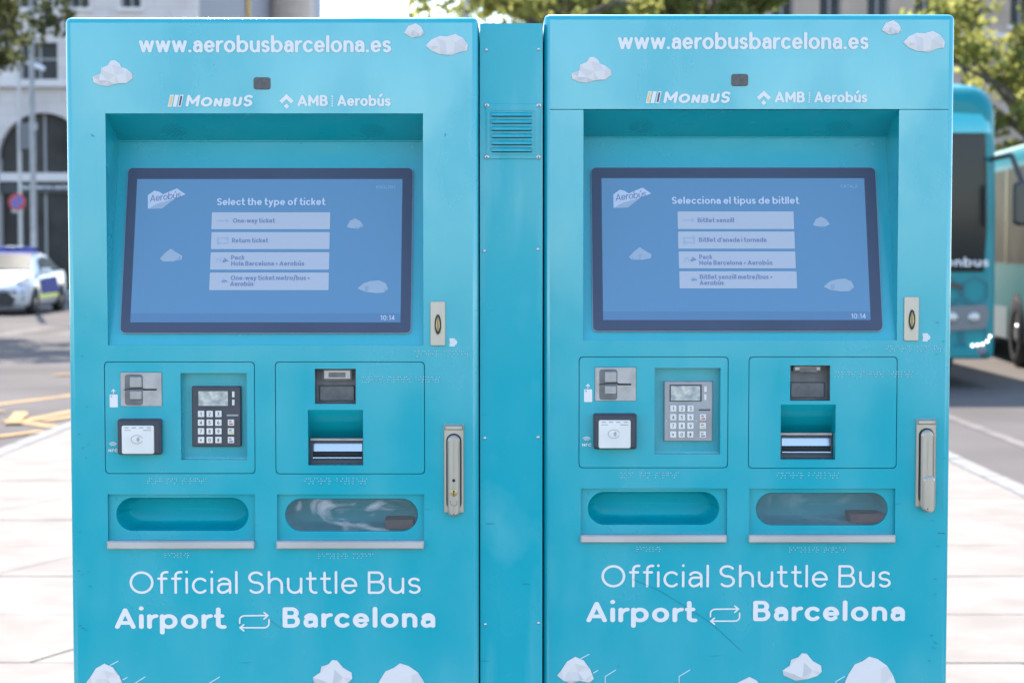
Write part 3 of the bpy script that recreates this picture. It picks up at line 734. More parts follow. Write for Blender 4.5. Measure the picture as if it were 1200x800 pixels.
    m.build('screen_logo', ['screen_logo', 'screen_logo_text', 'screen_cloud'], disp)
    for sid, pts in enumerate([[(187.5, 303), (193, 297), (200, 291.5), (207, 296), (214, 300), (213, 304.5), (203, 306.5), (191, 306.5)],
                               [(406.5, 266), (410, 259), (416, 256), (422, 259), (426.5, 265), (420, 268), (411, 267.5)],
                               [(419, 338), (426, 332), (434, 329.5), (444, 328.5), (452, 332), (455, 339), (450, 343), (440, 343.5), (428, 342)]]):
        if right: pts = [(x + (549.5 if sid == 0 else 546), yy - (1.8 if sid == 0 else 2)) for x, yy in pts]
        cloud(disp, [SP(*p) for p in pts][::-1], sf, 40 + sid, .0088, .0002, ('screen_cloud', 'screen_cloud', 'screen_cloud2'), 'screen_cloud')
    m = MB(sf)
    if right:
        st('10:14', 997.5, 1014.5, 373.3, 5.8, .15, 0, mb=m, gap=.2); m.build('clock_lettering', ['screen_white'], disp); m = MB(sf); st('CATALÀ', 985, 1005, 220.5, 3.8, .15, 1, mb=m)
    else:
        st('10:14', 446, 462.5, 375.3, 5.8, .15, 0, mb=m, gap=.2); m.build('clock_lettering', ['screen_white'], disp); m = MB(sf); st('ENGLISH', 441, 463, 221.5, 3.8, .15, 1, mb=m)
    m.build('language_lettering', ['screen_white', 'screen_icon'], disp)
    # --- header print
    m = MB(FR); a = A(163.5, 62.3); b = A(458, 62.3); text(m, 'www.aerobusbarcelona.es', a[0], b[0], a[1], A(300, 41.5)[1] - a[1], .185, .0006, 0, gap=.13)
    m.build('address_lettering', 'white_vinyl', root)
    m = MB(FR); a = A(217, 125.5); b = A(295, 125.5); cp = A(217, 111)[1] - a[1]
    text(m, 'MONBUS', a[0], b[0], a[1], cp, .235, .0006, 0, shear=.2, sizes=[1, .82, .74, .74, .84, 1], gap=.10)
    for i, cidx in enumerate((1, 0, 2)):
        x = 197.2 + i * 5.7
        m.poly([A(*p) for p in [(x - .6, 125.3), (x + 3.9, 125.3), (x + 6.7, 111.3), (x + 2.2, 111.3)]], .0006, 0)
        if cidx: m.poly([A(*p) for p in [(x + .9, 124.0), (x + 3.0, 124.0), (x + 5.2, 112.6), (x + 3.1, 112.6)]], .0010, cidx)
    m.build('operator_logo', ['white_vinyl', 'yellow_print', 'navy_print'], root)
    m = MB(FR)
    m.ribbon([A(329, 120), A(335.8, 113.4), A(342.6, 120)], .0030, .0006, 0, False)
    m.poly([A(*p) for p in [(335.8, 121.6), (338.8, 124.7), (335.8, 127.8), (332.8, 124.7)]], .0007)
    a = A(348.8, 124.8); b = A(384, 124.8); cp = A(349, 111.4)[1] - a[1]
    text(m, 'AMB', a[0], b[0], a[1], cp, .22, .0006, 0, gap=.12)
    for i in range(5): u, v = A(389.5, 113.3 + i * 2.7); m.poly(rect(u - .0012, v - .0012, u + .0012, v + .0012), .0006)
    a = A(395.5, 124.8); b = A(457.5, 124.8)
    text(m, 'Aerobús', a[0], b[0], a[1], cp, .205, .0006, 0, gap=.12)
    m.build('brand_lettering', 'white_vinyl', root)
    u0, v0, u1, v1 = pxrect(297.3, 91, 317, 105)
    m = MB(FR); m.prism(rr(u0, v0, u1, v1, .0045), .0, .0022, 0, .0008); m.build('presence_sensor', 'sensor', root)
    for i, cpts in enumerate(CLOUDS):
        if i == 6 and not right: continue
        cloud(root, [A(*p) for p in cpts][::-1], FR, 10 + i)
    # --- lower print
    m = MB(FR); a = A(152, 695.3); b = A(493, 695.3); text(m, 'Official Shuttle Bus', a[0], b[0], a[1], A(300, 668.8)[1] - a[1], .112, .0006, 0, gap=.165)
    m.build('slogan_lettering', 'white_vinyl', root); m = MB(FR)
    a = A(134.5, 736.8); b = A(263.5, 736.8); cp = A(200, 711.5)[1] - a[1]
    text(m, 'Airport', a[0], b[0], a[1], cp, .222, .0006, 0, gap=.12)
    a = A(331, 735.5); b = A(510.5, 735.5); text(m, 'Barcelona', a[0], b[0], a[1], cp, .222, .0006, 0, gap=.12)
    hw = .0013
    m.ribbon([A(281, 729.5)] + [A(*p) for p in arc(287, 725.5, 6, 4.7, 180, 270)] + [A(313.5, 720.5)], hw, .0006)
    m.ribbon([A(309.5, 717), A(314, 720.5), A(309.5, 724.5)], hw, .0006)
    m.ribbon([A(315.3, 725.5)] + [A(*p) for p in arc(309.3, 730, 6, 4.8, 0, 90)] + [A(282.5, 734.8)], hw, .0006)
    m.ribbon([A(285.8, 731.3), A(281.5, 734.8), A(285.8, 738.4)], hw, .0006)
    m.build('route_lettering', 'white_vinyl', root)
    for pts in ([(129, 779), (138.5, 774)], [(144, 796), (149, 793)], [(158, 830), (158, 800), (170, 792.5)], [(245, 830), (245, 800), (257.5, 792.5)], [(430, 830), (430, 806), (440, 800)]):
        m = MB(FR); m.ribbon([A(*p) for p in pts], .0008, .0006); m.build('line_print', 'line_print', root)
    # --- payment panel
    def panel(name, P, holes):
        p = plate(name, FR, rr(*grow(P, -gap / 2), .0065), holes, -.0002, .003, 'teal', root)
        q = MB(FR); q.poly(rect(*grow(P, .01)), -.012); q.build('panel_backing', 'groove', p); return p
    CR = pxrect(141, 436, 190, 476); KR = pxrect(212, 437, 289.5, 538.5)
    # backing must not block the pits, so it is a ring of four strips
    def panel2(name, P, holes):
        p = plate(name, FR, rr(*grow(P, -gap / 2), .0065), holes, -.0002, .003, 'teal', root)
        plate('panel_backing', FR, rect(*grow(P, .006)), [rect(*grow(P, -.006))], -.005, .002, 'groove', p); return p
    pay = panel2('payment_panel', P1, [rect(*CR), rect(*KR)])
    m = MB(FR); m.pit(*KR, -.0005, -.020); m.build('keypad_recess', 'teal', pay)
    # card reader
    card = MB(FR); card.box(*CR, -.004, .0012, 0, .0006); card = card.build('card_reader', 'reader_steel', root)
    m = MB(FR); u = lambda a, b: A(a, b)
    cup = pxrect(146.5, 438.5, 167.5, 474.5); m.prism(rr(*cup, .005), .0013, .0022, 0, .0005)
    for r_ in (pxrect(152.5, 441, 166.5, 454), pxrect(152.5, 457.5, 166.5, 468)): m.prism(rr(*r_, .0025), .0022, .0052, 1, .0015)
    m.build('card_guide', ['reader_cup', 'reader_steel'], card)
    m = MB(FR); m.ribbon([A(146.5, 456.3), A(155, 455), A(168, 454.5)], .0009, .0054, 0); s_ = pxrect(167, 455.2, 184, 457.3); m.poly(rect(*s_), .0016); m.build('card_slot', 'slot_black', card)
    # contactless reader, a body standing out of the panel
    nf = empty('contactless_reader'); nf.parent = root
    m = MB(FR); m.prism(rr(*pxrect(140, 490, 190.5, 531.5), .004), 0, .018, 0, .004); m.build('reader_housing', 'black_plastic', nf)
    m = MB(FR); m.prism(rr(*pxrect(145.8, 497.2, 183.2, 530), .003), .0178, .0215, 0, .001); m.build('reader_face', 'reader_white', nf)
    m = MB(FR); n_ = .0219
    uc, vc = A(163.5, 513.2)
    m.ribbon(arc(uc, vc, .0098, .0072, 20, 340), .00045, n_)
    for k_, r_ in enumerate((.0016, .0032, .0048)): m.ribbon(arc(uc - .001, vc, r_, r_ * 1.05, -50, 50), .0005, n_)
    for x_ in (151.5, 160, 168.5, 177.5): a = A(x_ - 2, 499.5); b = A(x_ + 2, 499.5); m.ribbon([a, b], .0007, n_)
    a = A(149, 502.5); b = A(156, 502.5); m.ribbon([a, b], .0005, n_); a = A(171, 502.5); b = A(180, 502.5); m.ribbon([a, b], .0006, n_)
    m.build('contactless_mark', 'grey_print', nf)
    m = MB(FR); m.poly(rr(*pxrect(128.6, 462, 138.2, 477), .0014), .0006); m.poly(rect(*pxrect(130, 463.5, 131.6, 465)), .0010, 1)
    m.ribbon([A(133, 460.8), A(133, 456.6)], .0007, .0006); m.ribbon([A(131, 458.3), A(133, 456.2), A(135, 458.3)], .0007, .0006)
    m.build('card_pictogram', ['white_vinyl', 'grey_print'], root)
    m = MB(FR); uc, vc = A(132.5, 523.0)
    for r_ in (.0035, .0058, .0080): m.ribbon(arc(uc, vc - .001, r_, r_ * 1.05, 40, 140), .00055, .0006)
    a = A(127.2, 529.3); b = A(137.8, 529.3); text(m, 'NFC', a[0], b[0], a[1], .0052, .24, .0006, 0)
    m.build('contactless_pictogram', ['white_vinyl', 'grey_print'], root)
    # --- pin pad
    KP = Frame((0, .020, 0)); pad = empty('pin_pad'); pad.parent = root
    sc_ = 1.0
    def K(px, py):
        u, v = FR.px(px, py) if False else A(px, py); return u * 1.0, v
    m = MB(KP); m.prism(rr(*pxrect(223.8, 453, 281.2, 524), .0015), 0, .010, 0, .0015); m.build('pad_plate', 'pad_grey' if right else 'pad_dark', pad)
    m = MB(KP); m.box(*pxrect(230, 457, 268, 477), .0098, .0108, 1); m.box(*pxrect(231.5, 458.7, 266, 475.8), .0100, .0112, 0); m.build('pad_display', ['lcd', 'pad_dark'], pad)
    for yy in (462.5, 472):
        m = MB(KP); m.box(*pxrect(270.8, yy - 3.6, 274, yy + 3.4), .0098, .0118, 0, .0006); m.build('pad_button', 'key_cream', pad)
    m = MB(KP); a = A(265.5, 487); b = A(277.5, 487); m.ribbon([a, b], .0014, .0103, 0); m.build('pad_emblem', 'pad_grey' if not right else 'pad_dark', pad)
    keys = ['123', '456', '789', '*0#']
    for i in range(4):
        for j in range(4):
            if j == 3 and i == 0: continue
            x = 234.6 + j * 10.2 if j < 3 else 269.8; yv = 485.3 + i * 10.2; hw_ = 3.7
            m = MB(KP); m.prism(rr(*pxrect(x - hw_, yv - hw_, x + hw_, yv + hw_), .0008, 2), .0098, .0128, 0, .0007)
            u_, v_ = A(x, yv)
            if j < 3:
                ch = keys[i][j]; _, W = glyph(ch, .16); cw = .0062 * .9 * W
                text(m, ch, u_ - cw / 2, u_ + cw / 2, v_ - .0031, .0062, .15, .0131, 1)
            else:
                m.poly(rect(u_ - .003, v_ - .0035, u_ + .0035, v_ - .0012), .0131, 1 + i); m.poly(rect(u_ - .003, v_ + .0008, u_ + .001, v_ + .003), .0131, 4)
            m.build('key', ['key_cream', 'key_digit', 'key_red', 'key_yellow', 'key_dark'], pad)
    if right:
        m = MB(KP)
        for x_ in (226.3, 262): u_, v_ = A(x_, 500); m.dome(u_, v_, .010, .0016, .0008, 8)
        m.build('pad_screw', 'screw', pad)
    # --- banknote / ticket panel
    CN = pxrect(369, 432, 417, 473) if not right else pxrect(371.5, 434, 418.5, 475.5)
    PR = pxrect(361, 480, 425.5, 545)
    chg = panel2('ticket_panel', P2, [rect(*CN), rect(*PR)])
    m = MB(FR); m.pit(*CN, -.0005, -.030); bin_ = m.build('note_inlet', 'coin_grey', root)
    ci = pxrect(377, 432.5, 411.5, 446) if not right else pxrect(376.5, 434.5, 410, 442)
    m = MB(FR); m.prism(rr(*ci, .003), -.0295, -.014, 0, .003)
    m.prism(rr(*pxrect(384, 437, 404, 442.5), .001), -.0142, -.0130, 1); m.build('inlet_guide', ['coin_inlet', 'reader_cup'], bin_)
    m = MB(FR); m.box(CN[0] + .004, CN[1] + .002, CN[2] - .004, (CN[1] + CN[3]) / 2, -.030, -.026, 0, .002); m.build('inlet_flap', 'reader_cup', bin_)
    m = MB(FR); u0, v0, u1, v1 = PR; m.add([(u0, v1, -.0005), (u1, v1, -.0005), (u0, v1 - .052, -.052), (u1, v1 - .052, -.052), (u0, v0, -.056), (u1, v0, -.056), (u0, v0, -.0005), (u1, v0, -.0005)],
          [(0, 2, 3, 1), (2, 4, 5, 3), (4, 6, 7, 5), (0, 6, 4, 2), (1, 3, 5, 7)]); pr = m.build('ticket_recess', 'teal', root)
    prn = empty('ticket_printer'); prn.parent = root
    sx_ = -2 if right else 0
    fr4 = pxrect(361 + sx_, 515, 426 + sx_ * 1.2, 545.2)
    PF = Frame((0, .030, 0))
    uu = lambda r: (r[0], r[1], r[2], r[3])
    outer = (PR[0] + .0008, v0 + .0006, PR[2] - .0008, fr4[3])
    plate('printer_frame', PF, rect(*outer), [rect(outer[0] + .005, outer[1] + .012, outer[2] - .003, outer[3] - .006)], .006, .016, 'printer_dark', prn)
    m = MB(PF); m.box(outer[0] + .0004, outer[3] - .0042, outer[2] - .0004, outer[3] + .0006, .0055, .0095, 0, .0008); m.build('printer_rail', 'reader_steel', prn)
    iw0, iw1, iz0, iz1 = outer[0] + .005, outer[2] - .003, outer[1] + .012, outer[3] - .006
    # polished curved throat
    m = MB(PF); seg = 8; P = []
    for i in range(seg + 1):
        t = i / seg; zz = iz1 + .001 - (iz1 - iz0 - .007) * t; nn = -.006 + .005 * t
        P += [(iw0, zz, nn), (iw1, zz, nn)]
    m.add(P, [(2 * i, 2 * i + 2, 2 * i + 3, 2 * i + 1) for i in range(seg)], smooth=True); m.build('printer_throat', 'chrome', prn)
    m = MB(PF); m.box(iw0, iz0, iw1, iz0 + .0075, .0, .0055, 0, .0008)
    for i in range(11): x_ = iw0 + (iw1 - iw0) * (i + .5) / 11; m.box(x_ - .002, iz0 + .0072, x_ + .002, iz0 + .0080, .0, .004)
    m.build('printer_teeth', 'slot_black', prn)
    m = MB(PF); m.cyl(PF.pt(iw0, iz0 - .0022, .0085), PF.pt(iw1, iz0 - .0022, .0085), .0022, seg=8); m.build('printer_roller', 'chrome', prn)
    # --- trays
    for t, (TT, so, lipx) in enumerate(((T1, pxrect(135, 583.5, 290.5, 622.5), (126.5, 298.5)), (T2, pxrect(333.5, 584.5, 489.5, 623), (324.5, 497)))):
        tr = empty('collection_tray'); tr.parent = root
        m = MB(FR); u0, v0, u1, v1 = TT; P = [(u0, v0, -.0005), (u1, v0, -.0005), (u1, v1, -.0005), (u0, v1, -.0005), (u0, v0, -.0105), (u1, v0, -.0105), (u1, v1, -.0105), (u0, v1, -.0105)]
        m.add(P, [(1, 0, 4, 5), (2, 1, 5, 6), (3, 2, 6, 7), (0, 3, 7, 4)]); m.build('tray_reveal', 'teal', tr)
        ou = rr(*so, .0290, 10)
        plate('tray_front', FR, rect(u0, v0, u1, v1), [ou], -.008, .003, 'teal', tr)
        # scooped bowl behind the opening
        k = len(ou); m = MB(FR); cu_, cv_ = (so[0] + so[2]) / 2, (so[1] + so[3]) / 2; P = []
        rings = [(.62 + .38 * math.cos(R(t_)), math.sin(R(t_))) for t_ in (0, 12, 24, 36, 48, 58, 68, 76, 83, 90)]
        for sc, dp in rings:
            for a_, b_ in ou: P.append((cu_ + (a_ - cu_) * (1 - (1 - sc) * .35), cv_ + (b_ - cv_) * sc, -.0105 - dp * .052))
        fs = [(r_ * k + i, r_ * k + (i + 1) % k, (r_ + 1) * k + (i + 1) % k, (r_ + 1) * k + i) for r_ in range(len(rings) - 1) for i in range(k)]
        fs.append(list(range((len(rings) - 1) * k, len(rings) * k))); m.add(P, fs, smooth=True); m.build('tray_bowl', 'teal_matt', tr)
        lp = pxrect(lipx[0], 632.8, lipx[1], 642.2)
        m = MB(FR); m.prism(rr(*lp, .0022, 3), -.004, .010, 0, .002); m.build('tray_lip', 'lip_steel', tr)
        if t == 1:
            plate('tray_flap', FR, rr(so[0] + .0008, so[1] + .0008, so[2] - .0008, so[3] - .0008, .028, 10), [], -.0090, .0015, 'flap_clear' if right else 'flap_painted_reflection', tr)
            bl = pxrect(450, 610, 484, 621.5) if not right else pxrect(446, 610, 487, 622)
            m = MB(FR); m.box(*bl, -.060, -.016, 0, .001); m.build('tray_block', 'brown', tr)
    # --- coin inlet plate
    co = empty('coin_slot'); co.parent = root
    cp_ = pxrect(504.3, 353, 521.8, 405)
    m = MB(FR); m.prism(rr(*cp_, .0025, 3), 0, .0035, 0, .0010); m.build('slot_plate', 'steel', co)
    uc, vc = A(513.3, 380); E_ = lambda a, b: [(uc + a * math.cos(t * math.pi / 12), vc + b * math.sin(t * math.pi / 12)) for t in range(24)]
    m = MB(FR); m.prism(E_(.0066, .0190), .0034, .0046, 0, .0006); m.build('slot_collar', 'steel', co)
    m = MB(FR); m.poly(E_(.0056, .0172), .0048, 0); m.build('slot_opening', 'slot_black', co)
    m = MB(FR)
    for s_ in (-1, 1): m.add([(uc + s_ * .0006, vc - .013, .0050), (uc + s_ * .0036, vc - .003, .0064), (uc + s_ * .0030, vc + .004, .0064), (uc + s_ * .0006, vc + .014, .0050)], [(0, 1, 2, 3)])
    m.build('slot_shutter', 'brass', co)
    m = MB(FR); uc, vc = A(530.7, 401)
    for i in range(5):
        wd = (.0050, .0062, .0066, .0062, .0048)[i]; o_ = (-.0012, .0004, .0012, .0004, -.0012)[i]
        m.ribbon([(uc + o_ - wd + .0012, vc + .0056 - i * .0028), (uc + o_ + wd - .0012, vc + .0056 - i * .0028)], .00118, .0006)
    m.build('coin_pictogram', 'white_vinyl', root)
    # --- door handle
    ha = empty('door_handle'); ha.parent = root
    hp = pxrect(520.3, 496.5, 543.7, 603); hp = (hp[0], hp[1] + .004, hp[2], hp[3])
    lv = pxrect(524.8, 509, 539.3, 604)
    m = MB(FR); m.prism(rr(*hp, .0015, 2), 0, .006, 0, .0015); m.box(hp[0] + .001, hp[3] - .010, hp[2] - .001, hp[3] - .001, .006, .0095, 0, .002); m.build('handle_plate', 'steel', ha)
    m = MB(FR); m.prism(rr(lv[0] - .0025, lv[1] + .010, lv[2] + .0025, lv[3] + .0025, .013, 8), .0058, .0064); m.build('handle_well', 'slot_black', ha)
    m = MB(FR); m.prism(rr(lv[0], lv[1], lv[2], lv[3], .0105, 8), .0060, .0135 if not right else .017, 0, .003); lever = m.build('handle_lever', 'steel', ha)
    uc = (lv[0] + lv[2]) / 2
    if not right:
        m = MB(FR); m.dome(uc, A(532, 561.5)[1], .0137, .0028, .0004, 12); m.build('lever_hole', 'slot_black', lever)
        vv = A(532, 575.5)[1]
        m = MB(FR); m.dome(uc, vv, .0137, .0068, .0014, 16); cyl_ = m.build('lock_cylinder', 'brass', lever)
        m = MB(FR); m.dome(uc, vv + .0022, .0148, .0019, .0010, 10); m.poly(rect(uc - .0008, vv - .0042, uc + .0008, vv + .001), .0156); m.build('keyhole', 'slot_black', lever)
        m = MB(FR); m.ribbon([(uc - .0055, vv - .014)] + arc(uc, vv - .0175, .0055, .0055, 180, 360) + [(uc + .0055, vv - .014)], .0005, .0138); m.build('lever_seam', 'reader_cup', lever)
    else:
        c2 = pxrect(526.5, 562.5, 541, 605.5)
        m = MB(FR); m.prism(rr(*c2, .0095, 8), .016, .0215, 0, .003); m.build('lock_cover', 'steel', lever)
    m = MB(FR); m.dome(uc, A(532, 601)[1], .0137 if not right else .0216, .0012, .0004, 8); m.build('lever_pin', 'slot_black', lever)
    # --- wear: knocked paint along the edges and a long scratch
    rw = random.Random(91 if right else 17); m = MB(FR)
    for _ in range(26):
        side = rw.random() < .6; y_ = rw.uniform(.5, 1.35)
        x_ = (KX0 + rw.uniform(.012, .03) if not right else KX1 - rw.uniform(.012, .03)) if side else rw.uniform(KX0 + .03, KX1 - .03)
        if not side: y_ = rw.choice((rw.uniform(.66, .74), rw.uniform(1.60, 1.66)))
        l_ = rw.uniform(.001, .006); a_ = rw.uniform(-.5, .5) if side else rw.uniform(0, 3.1)
        m.ribbon([(x_, y_), (x_ + l_ * math.cos(a_), y_ + l_ * math.sin(a_))], rw.uniform(.0003, .0008), .0004)
    if right: m.ribbon([A(190, 686), A(222, 700), A(252, 718), A(283, 738), A(318, 770)], .0003, .0004)
    else: m.ribbon([A(316, 726), A(330, 736)], .0003, .0004)
    tag(m.build('paint_wear', 'groove', root), kind='stuff')
    # --- braille
    braille(root, 'inserir monedes', 484, 552, 411.5)
    braille(root, 'lectura targeta sensei' if False else 'monedes targetes bitllets', 424, 517, 441.5)
    braille(root, 'zona pin targeta' if right else 'targ pin targeta', 173, 245, 560.5, 6.5)
    braille(root, 'inserir bitllets', 357, 432, 560.5)
    braille(root, 'recollir', 193, 223, 648, 5.5)
    braille(root, 'recollir tiquet' if right else 'recollir moneda', 373, 441, 648.5, 6)
    return root

kl = kiosk(ROOT_L, False)
tag(kl, 'turquoise ticket machine with English screen and black PIN pad', 'ticket machine', 'twin ticket machines')
# the second machine stands beside it, a finger's width farther back
KY2 = KY * 1.0062
ROOT_R = Vector((at_y(637.5, 25, KY2).x - KX0, KY2, .0075))
kr = kiosk(ROOT_R, True)
tag(kr, 'turquoise ticket machine with Catalan screen and grey PIN pad', 'ticket machine', 'twin ticket machines')

# narrow filler column between them
cx0 = ROOT_L.x + KX1 + .0008; cx1 = ROOT_R.x + KX0 - .0008
CYF = KY + .012
colr = empty('filler_column', ((cx0 + cx1) / 2, CYF, 0)); tag(colr, 'narrow turquoise steel column with louvred vent joining the ticket machines', 'panel')
CF = Frame((0, 0, 0), root=colr.location)
hw = (cx1 - cx0) / 2; ctop = at_y(600, 26.5, CYF).z
m = MB(CF); m.box(-hw, 0, hw, ctop, -.45, 0, 0, .0015); m.build('column_panel', 'teal_column', colr)
V = lambda a, b: CF.px(a, b)
a = V(569.5, 122); b = V(633, 186.5)
m = MB(CF); m.prism(rr(a[0], b[1], b[0], a[1], .002, 2), 0, .0022, 0, .0008); vent = m.build('vent_plate', 'teal_column', colr)
a2 = V(571.8, 127); b2 = V(630.5, 181.5)
plate('vent_rim', CF, rr(a2[0], b2[1], b2[0], a2[1], .008), [rr(a2[0] + .0035, b2[1] + .0035, b2[0] - .0035, a2[1] - .0035, .006)], .0034, .0014, 'teal_column', vent)
for i in range(6):
    yv = 134.3 + i * 8.3
    p0 = V(576.3, yv - 2.6); p1 = V(623, yv + 1.8)
    m = MB(CF); seg = 6; P = []
    u0, u1, v1, v0 = p0[0], p1[0], p0[1], p1[1]
    for k in range(seg + 1):
        t = k / seg * math.pi * .55; r = v1 - v0
        P += [(u0, v1 - r * (1 - math.cos(t)) / 1.156, .0022 + .0062 * math.sin(t)), (u1, v1 - r * (1 - math.cos(t)) / 1.156, .0022 + .0062 * math.sin(t))]
    n_ = len(P)
    m.add(P, [(2 * k, 2 * k + 2, 2 * k + 3, 2 * k + 1) for k in range(seg)], smooth=True)
    for e in (0, 1): m.add([P[2 * k + e] for k in range(seg + 1)] + [(P[e][0], v0, .0022)], [list(range(seg + 2))])
    m.poly(rect(u0, v0 - .0018, u1, v0 + .0004), .0025, 1)
    m.build('louvre', ['teal_column', 'groove'], vent)
for (sx, sy) in ((570.5, 123.8), (631.5, 123.8), (570.5, 184), (631, 184.3)):
    u, v = V(sx, sy); m = MB(CF); m.dome(u, v, .0022, .0042, .0016, 10); m.dome(u, v, .0038, .0014, .0003, 6, 1); m.build('screw', ['screw', 'slot_black'], colr)
for (sx, sy) in ((570, 58.5), (631, 58), (567.5, 294), (630.5, 292), (568, 513), (630.5, 512), (568.5, 731), (631, 729.5)):
    u, v = V(sx, sy); m = MB(CF); m.dome(u, v, 0, .0032, .0022, 10); m.build('rivet', 'screw', colr)

# ------------------------------------------------------------------ trees
def crown_mesh(name, rx, ry, rz, n_clump, per, size, seed, m, gaps=.0):
    rg = np.random.default_rng(seed)
    cs = []
    while len(cs) < n_clump:
        p = rg.uniform(-1, 1, 3); d = np.linalg.norm(p)
        if d < 1 and d > .35 and rg.random() < (.35 + .65 * d): cs.append(p)
    cs = np.array(cs) * (rx, ry, rz); cr = rg.uniform(.45, 1.0, n_clump) * rx * .22
    N = n_clump * per
    ctr = np.repeat(cs, per, 0); rad = np.repeat(cr, per)[:, None]
    dirs = rg.normal(size=(N, 3)); dirs /= np.linalg.norm(dirs, axis=1)[:, None]
    pos = ctr + dirs * rad * (rg.random((N, 1)) ** .5) * (1.25, 1.25, .8)
    a = rg.normal(size=(N, 3)); a /= np.linalg.norm(a, axis=1)[:, None]
    b = np.cross(a, rg.normal(size=(N, 3))); b /= np.linalg.norm(b, axis=1)[:, None]
    s = size * rg.uniform(.6, 1.3, (N, 1))
    V = np.stack([pos - a * s * .5, pos + b * s * .36, pos + a * s * .5, pos - b * s * .36], 1).reshape(-1, 3)
    me = bpy.data.meshes.new(name); me.vertices.add(4 * N); me.vertices.foreach_set('co', V.ravel())
    me.loops.add(4 * N); me.loops.foreach_set('vertex_index', np.arange(4 * N, dtype=np.int32))
    me.polygons.add(N); me.polygons.foreach_set('loop_start', np.arange(0, 4 * N, 4, dtype=np.int32)); me.polygons.foreach_set('loop_total', np.full(N, 4, dtype=np.int32))
    me.materials.append(MATS[m]); me.update(); me.validate()
    return me, cs
def tree(loc, h, zc, r, seed, m, label, n_clump=70, per=110, size=.20, rz=None, group='street trees behind the machines'):
    t = empty('street_tree', loc); tag(t, label, 'tree', group)
    rz = rz or r * 1.05
    me, cs = crown_mesh('crown', r, r, rz, n_clump, per, size, seed, m)
    o = link('crown', me, t); o.location = (0, 0, zc)
    rt = random.Random(seed); k = MB()
    fork = Vector((rt.uniform(-.2, .2), rt.uniform(-.2, .2), max(zc - rz * .75, 2.0)))
    k.tube([Vector((0, 0, -.05)), Vector((0, 0, .25)), fork * .5 + Vector((.05, .03, 0)), fork], [.26, .19, .17, .15], 10)
    idx = rt.sample(range(len(cs)), min(16, len(cs)))
    for i in idx:
        e = Vector(cs[i]) + Vector((0, 0, zc)); mid = fork.lerp(e, .5) + Vector((rt.uniform(-.3, .3), rt.uniform(-.3, .3), .35))
        k.tube([fork, mid, e], [.085, .05, .018], 6)
    k.build('trunk', 'bark', t)
    return t
TG = 'street trees behind the machines'
tree((-10.9, 34.5, GZ), 9, 8.5, 3.2, 1, 'leaf_dark', 'dark grey-green tree overhanging the arched stone building', 110, 140, .17)
tree((.6, 33, 0), 11, 7.6, 2.7, 2, 'leaf_yellow', 'thin yellow-green tree with sky showing through, beside the bare pole', 48, 90, .19)
tree((3.9, 38, GZ), 11, 7.8, 3.1, 3, 'leaf_olive', 'dense olive tree standing between the thin tree and the brown building', 95, 120, .20)
tree((1.8, 44, 0), 12, 8.4, 3.0, 8, 'leaf_olive', 'olive tree set back behind the thin yellow-green tree', 75, 110, .20)
tree((9.9, 33, GZ), 9, 5.7, 2.55, 5, 'leaf_yellow', 'bright yellow-green backlit tree rising behind the parked bus', 90, 120, .19, rz=3.2)
tree((12.6, 36, GZ), 9, 6.0, 3.0, 6, 'leaf_olive', 'darker olive tree behind the second bus', 80, 110, .20, rz=3.4)

# ------------------------------------------------------------------ buildings
def opening(x0, z0, x1, z1, arch=False):
    if not arch: return rect(x0, z0, x1, z1)
    r = (x1 - x0) / 2; return [(x0, z0), (x1, z0)] + arc((x0 + x1) / 2, z1 - r, r, r, 0, 180, 14)
def facade(root, fr, u0, u1, top, ops, wallm, depth, bottom=GZ, pane='window_glass', mull=True, sill=True):
    plate('wall', fr, rect(u0, bottom, u1, top), [opening(*o) for o in ops], 0, .45, wallm, root)
    m = MB(fr); m.box(u0 + .02, bottom, u1 - .02, top - .02, -depth, -.46); m.build('building_core', 'shutter', root)
    for o in ops:
        x0, z0, x1, z1, ar = o
        f = empty('window'); f.parent = root
        m = MB(fr); m.poly(opening(x0, z0, x1, z1, ar), -.34); m.build('pane', 'arch_glass' if ar else pane, f)
        m = MB(fr); e = .07
        for bx in ((x0, x0 + e), (x1 - e, x1), ((x0 + x1) / 2 - e / 2, (x0 + x1) / 2 + e / 2)):
            m.box(bx[0], z0, bx[1], z1 - ((x1 - x0) / 2 if ar and bx[0] != (x0 + x1) / 2 - e / 2 else 0), -.335, -.28)
        m.box(x0, z0 + (z1 - z0) * .55, x1, z0 + (z1 - z0) * .55 + e, -.335, -.275)
        m.build('frame', 'window_frame', f)
        if sill and not ar:
            m = MB(fr); m.box(x0 - .12, z0 - .14, x1 + .12, z0 - .005, -.2, .10); m.build('sill', 'sill_stone', f)
    return root
# arched stone building on the left; window rhythm read off the photo at Y = 64
YB = 64.0
bp = lambda px, py: at_y(px, py, YB)
b1 = empty('stone_building', (0, YB, 0)); tag(b1, 'pale stone building with big ground floor arches behind the police car', 'building')
fr1 = Frame()
ops = []
cx_ar = bp(50, 135).x; rad_ar = 1.62; apex = bp(50, 132).z
sp = 4.55
for i in range(-5, 3):
    c = cx_ar + i * sp
    if c > -12.9: continue
    ops.append((c - rad_ar, .05, c + rad_ar, apex, True))
    zt, zb_ = bp(47, 50).z, bp(47, 94).z
    ops.append((c - .80, zb_, c + .55, zt, False))
    ops.append((c + sp / 2 - .55, zb_, c + sp / 2 + .55, zt, False)) if c + sp / 2 < -12.2 else None
XR1 = bp(231, 10).x
xw = bp(153, 8).x
for fl in range(3):
    z = bp(150, 9).z + fl * 3.3
    for i in range(-16, 4):
        c = xw + i * 1.83
        ops.append((c - .36, z, c + .36, z + 1.9, False))
ops = [o for o in ops if o[2] < XR1 - .2 and o[0] > -41.5]
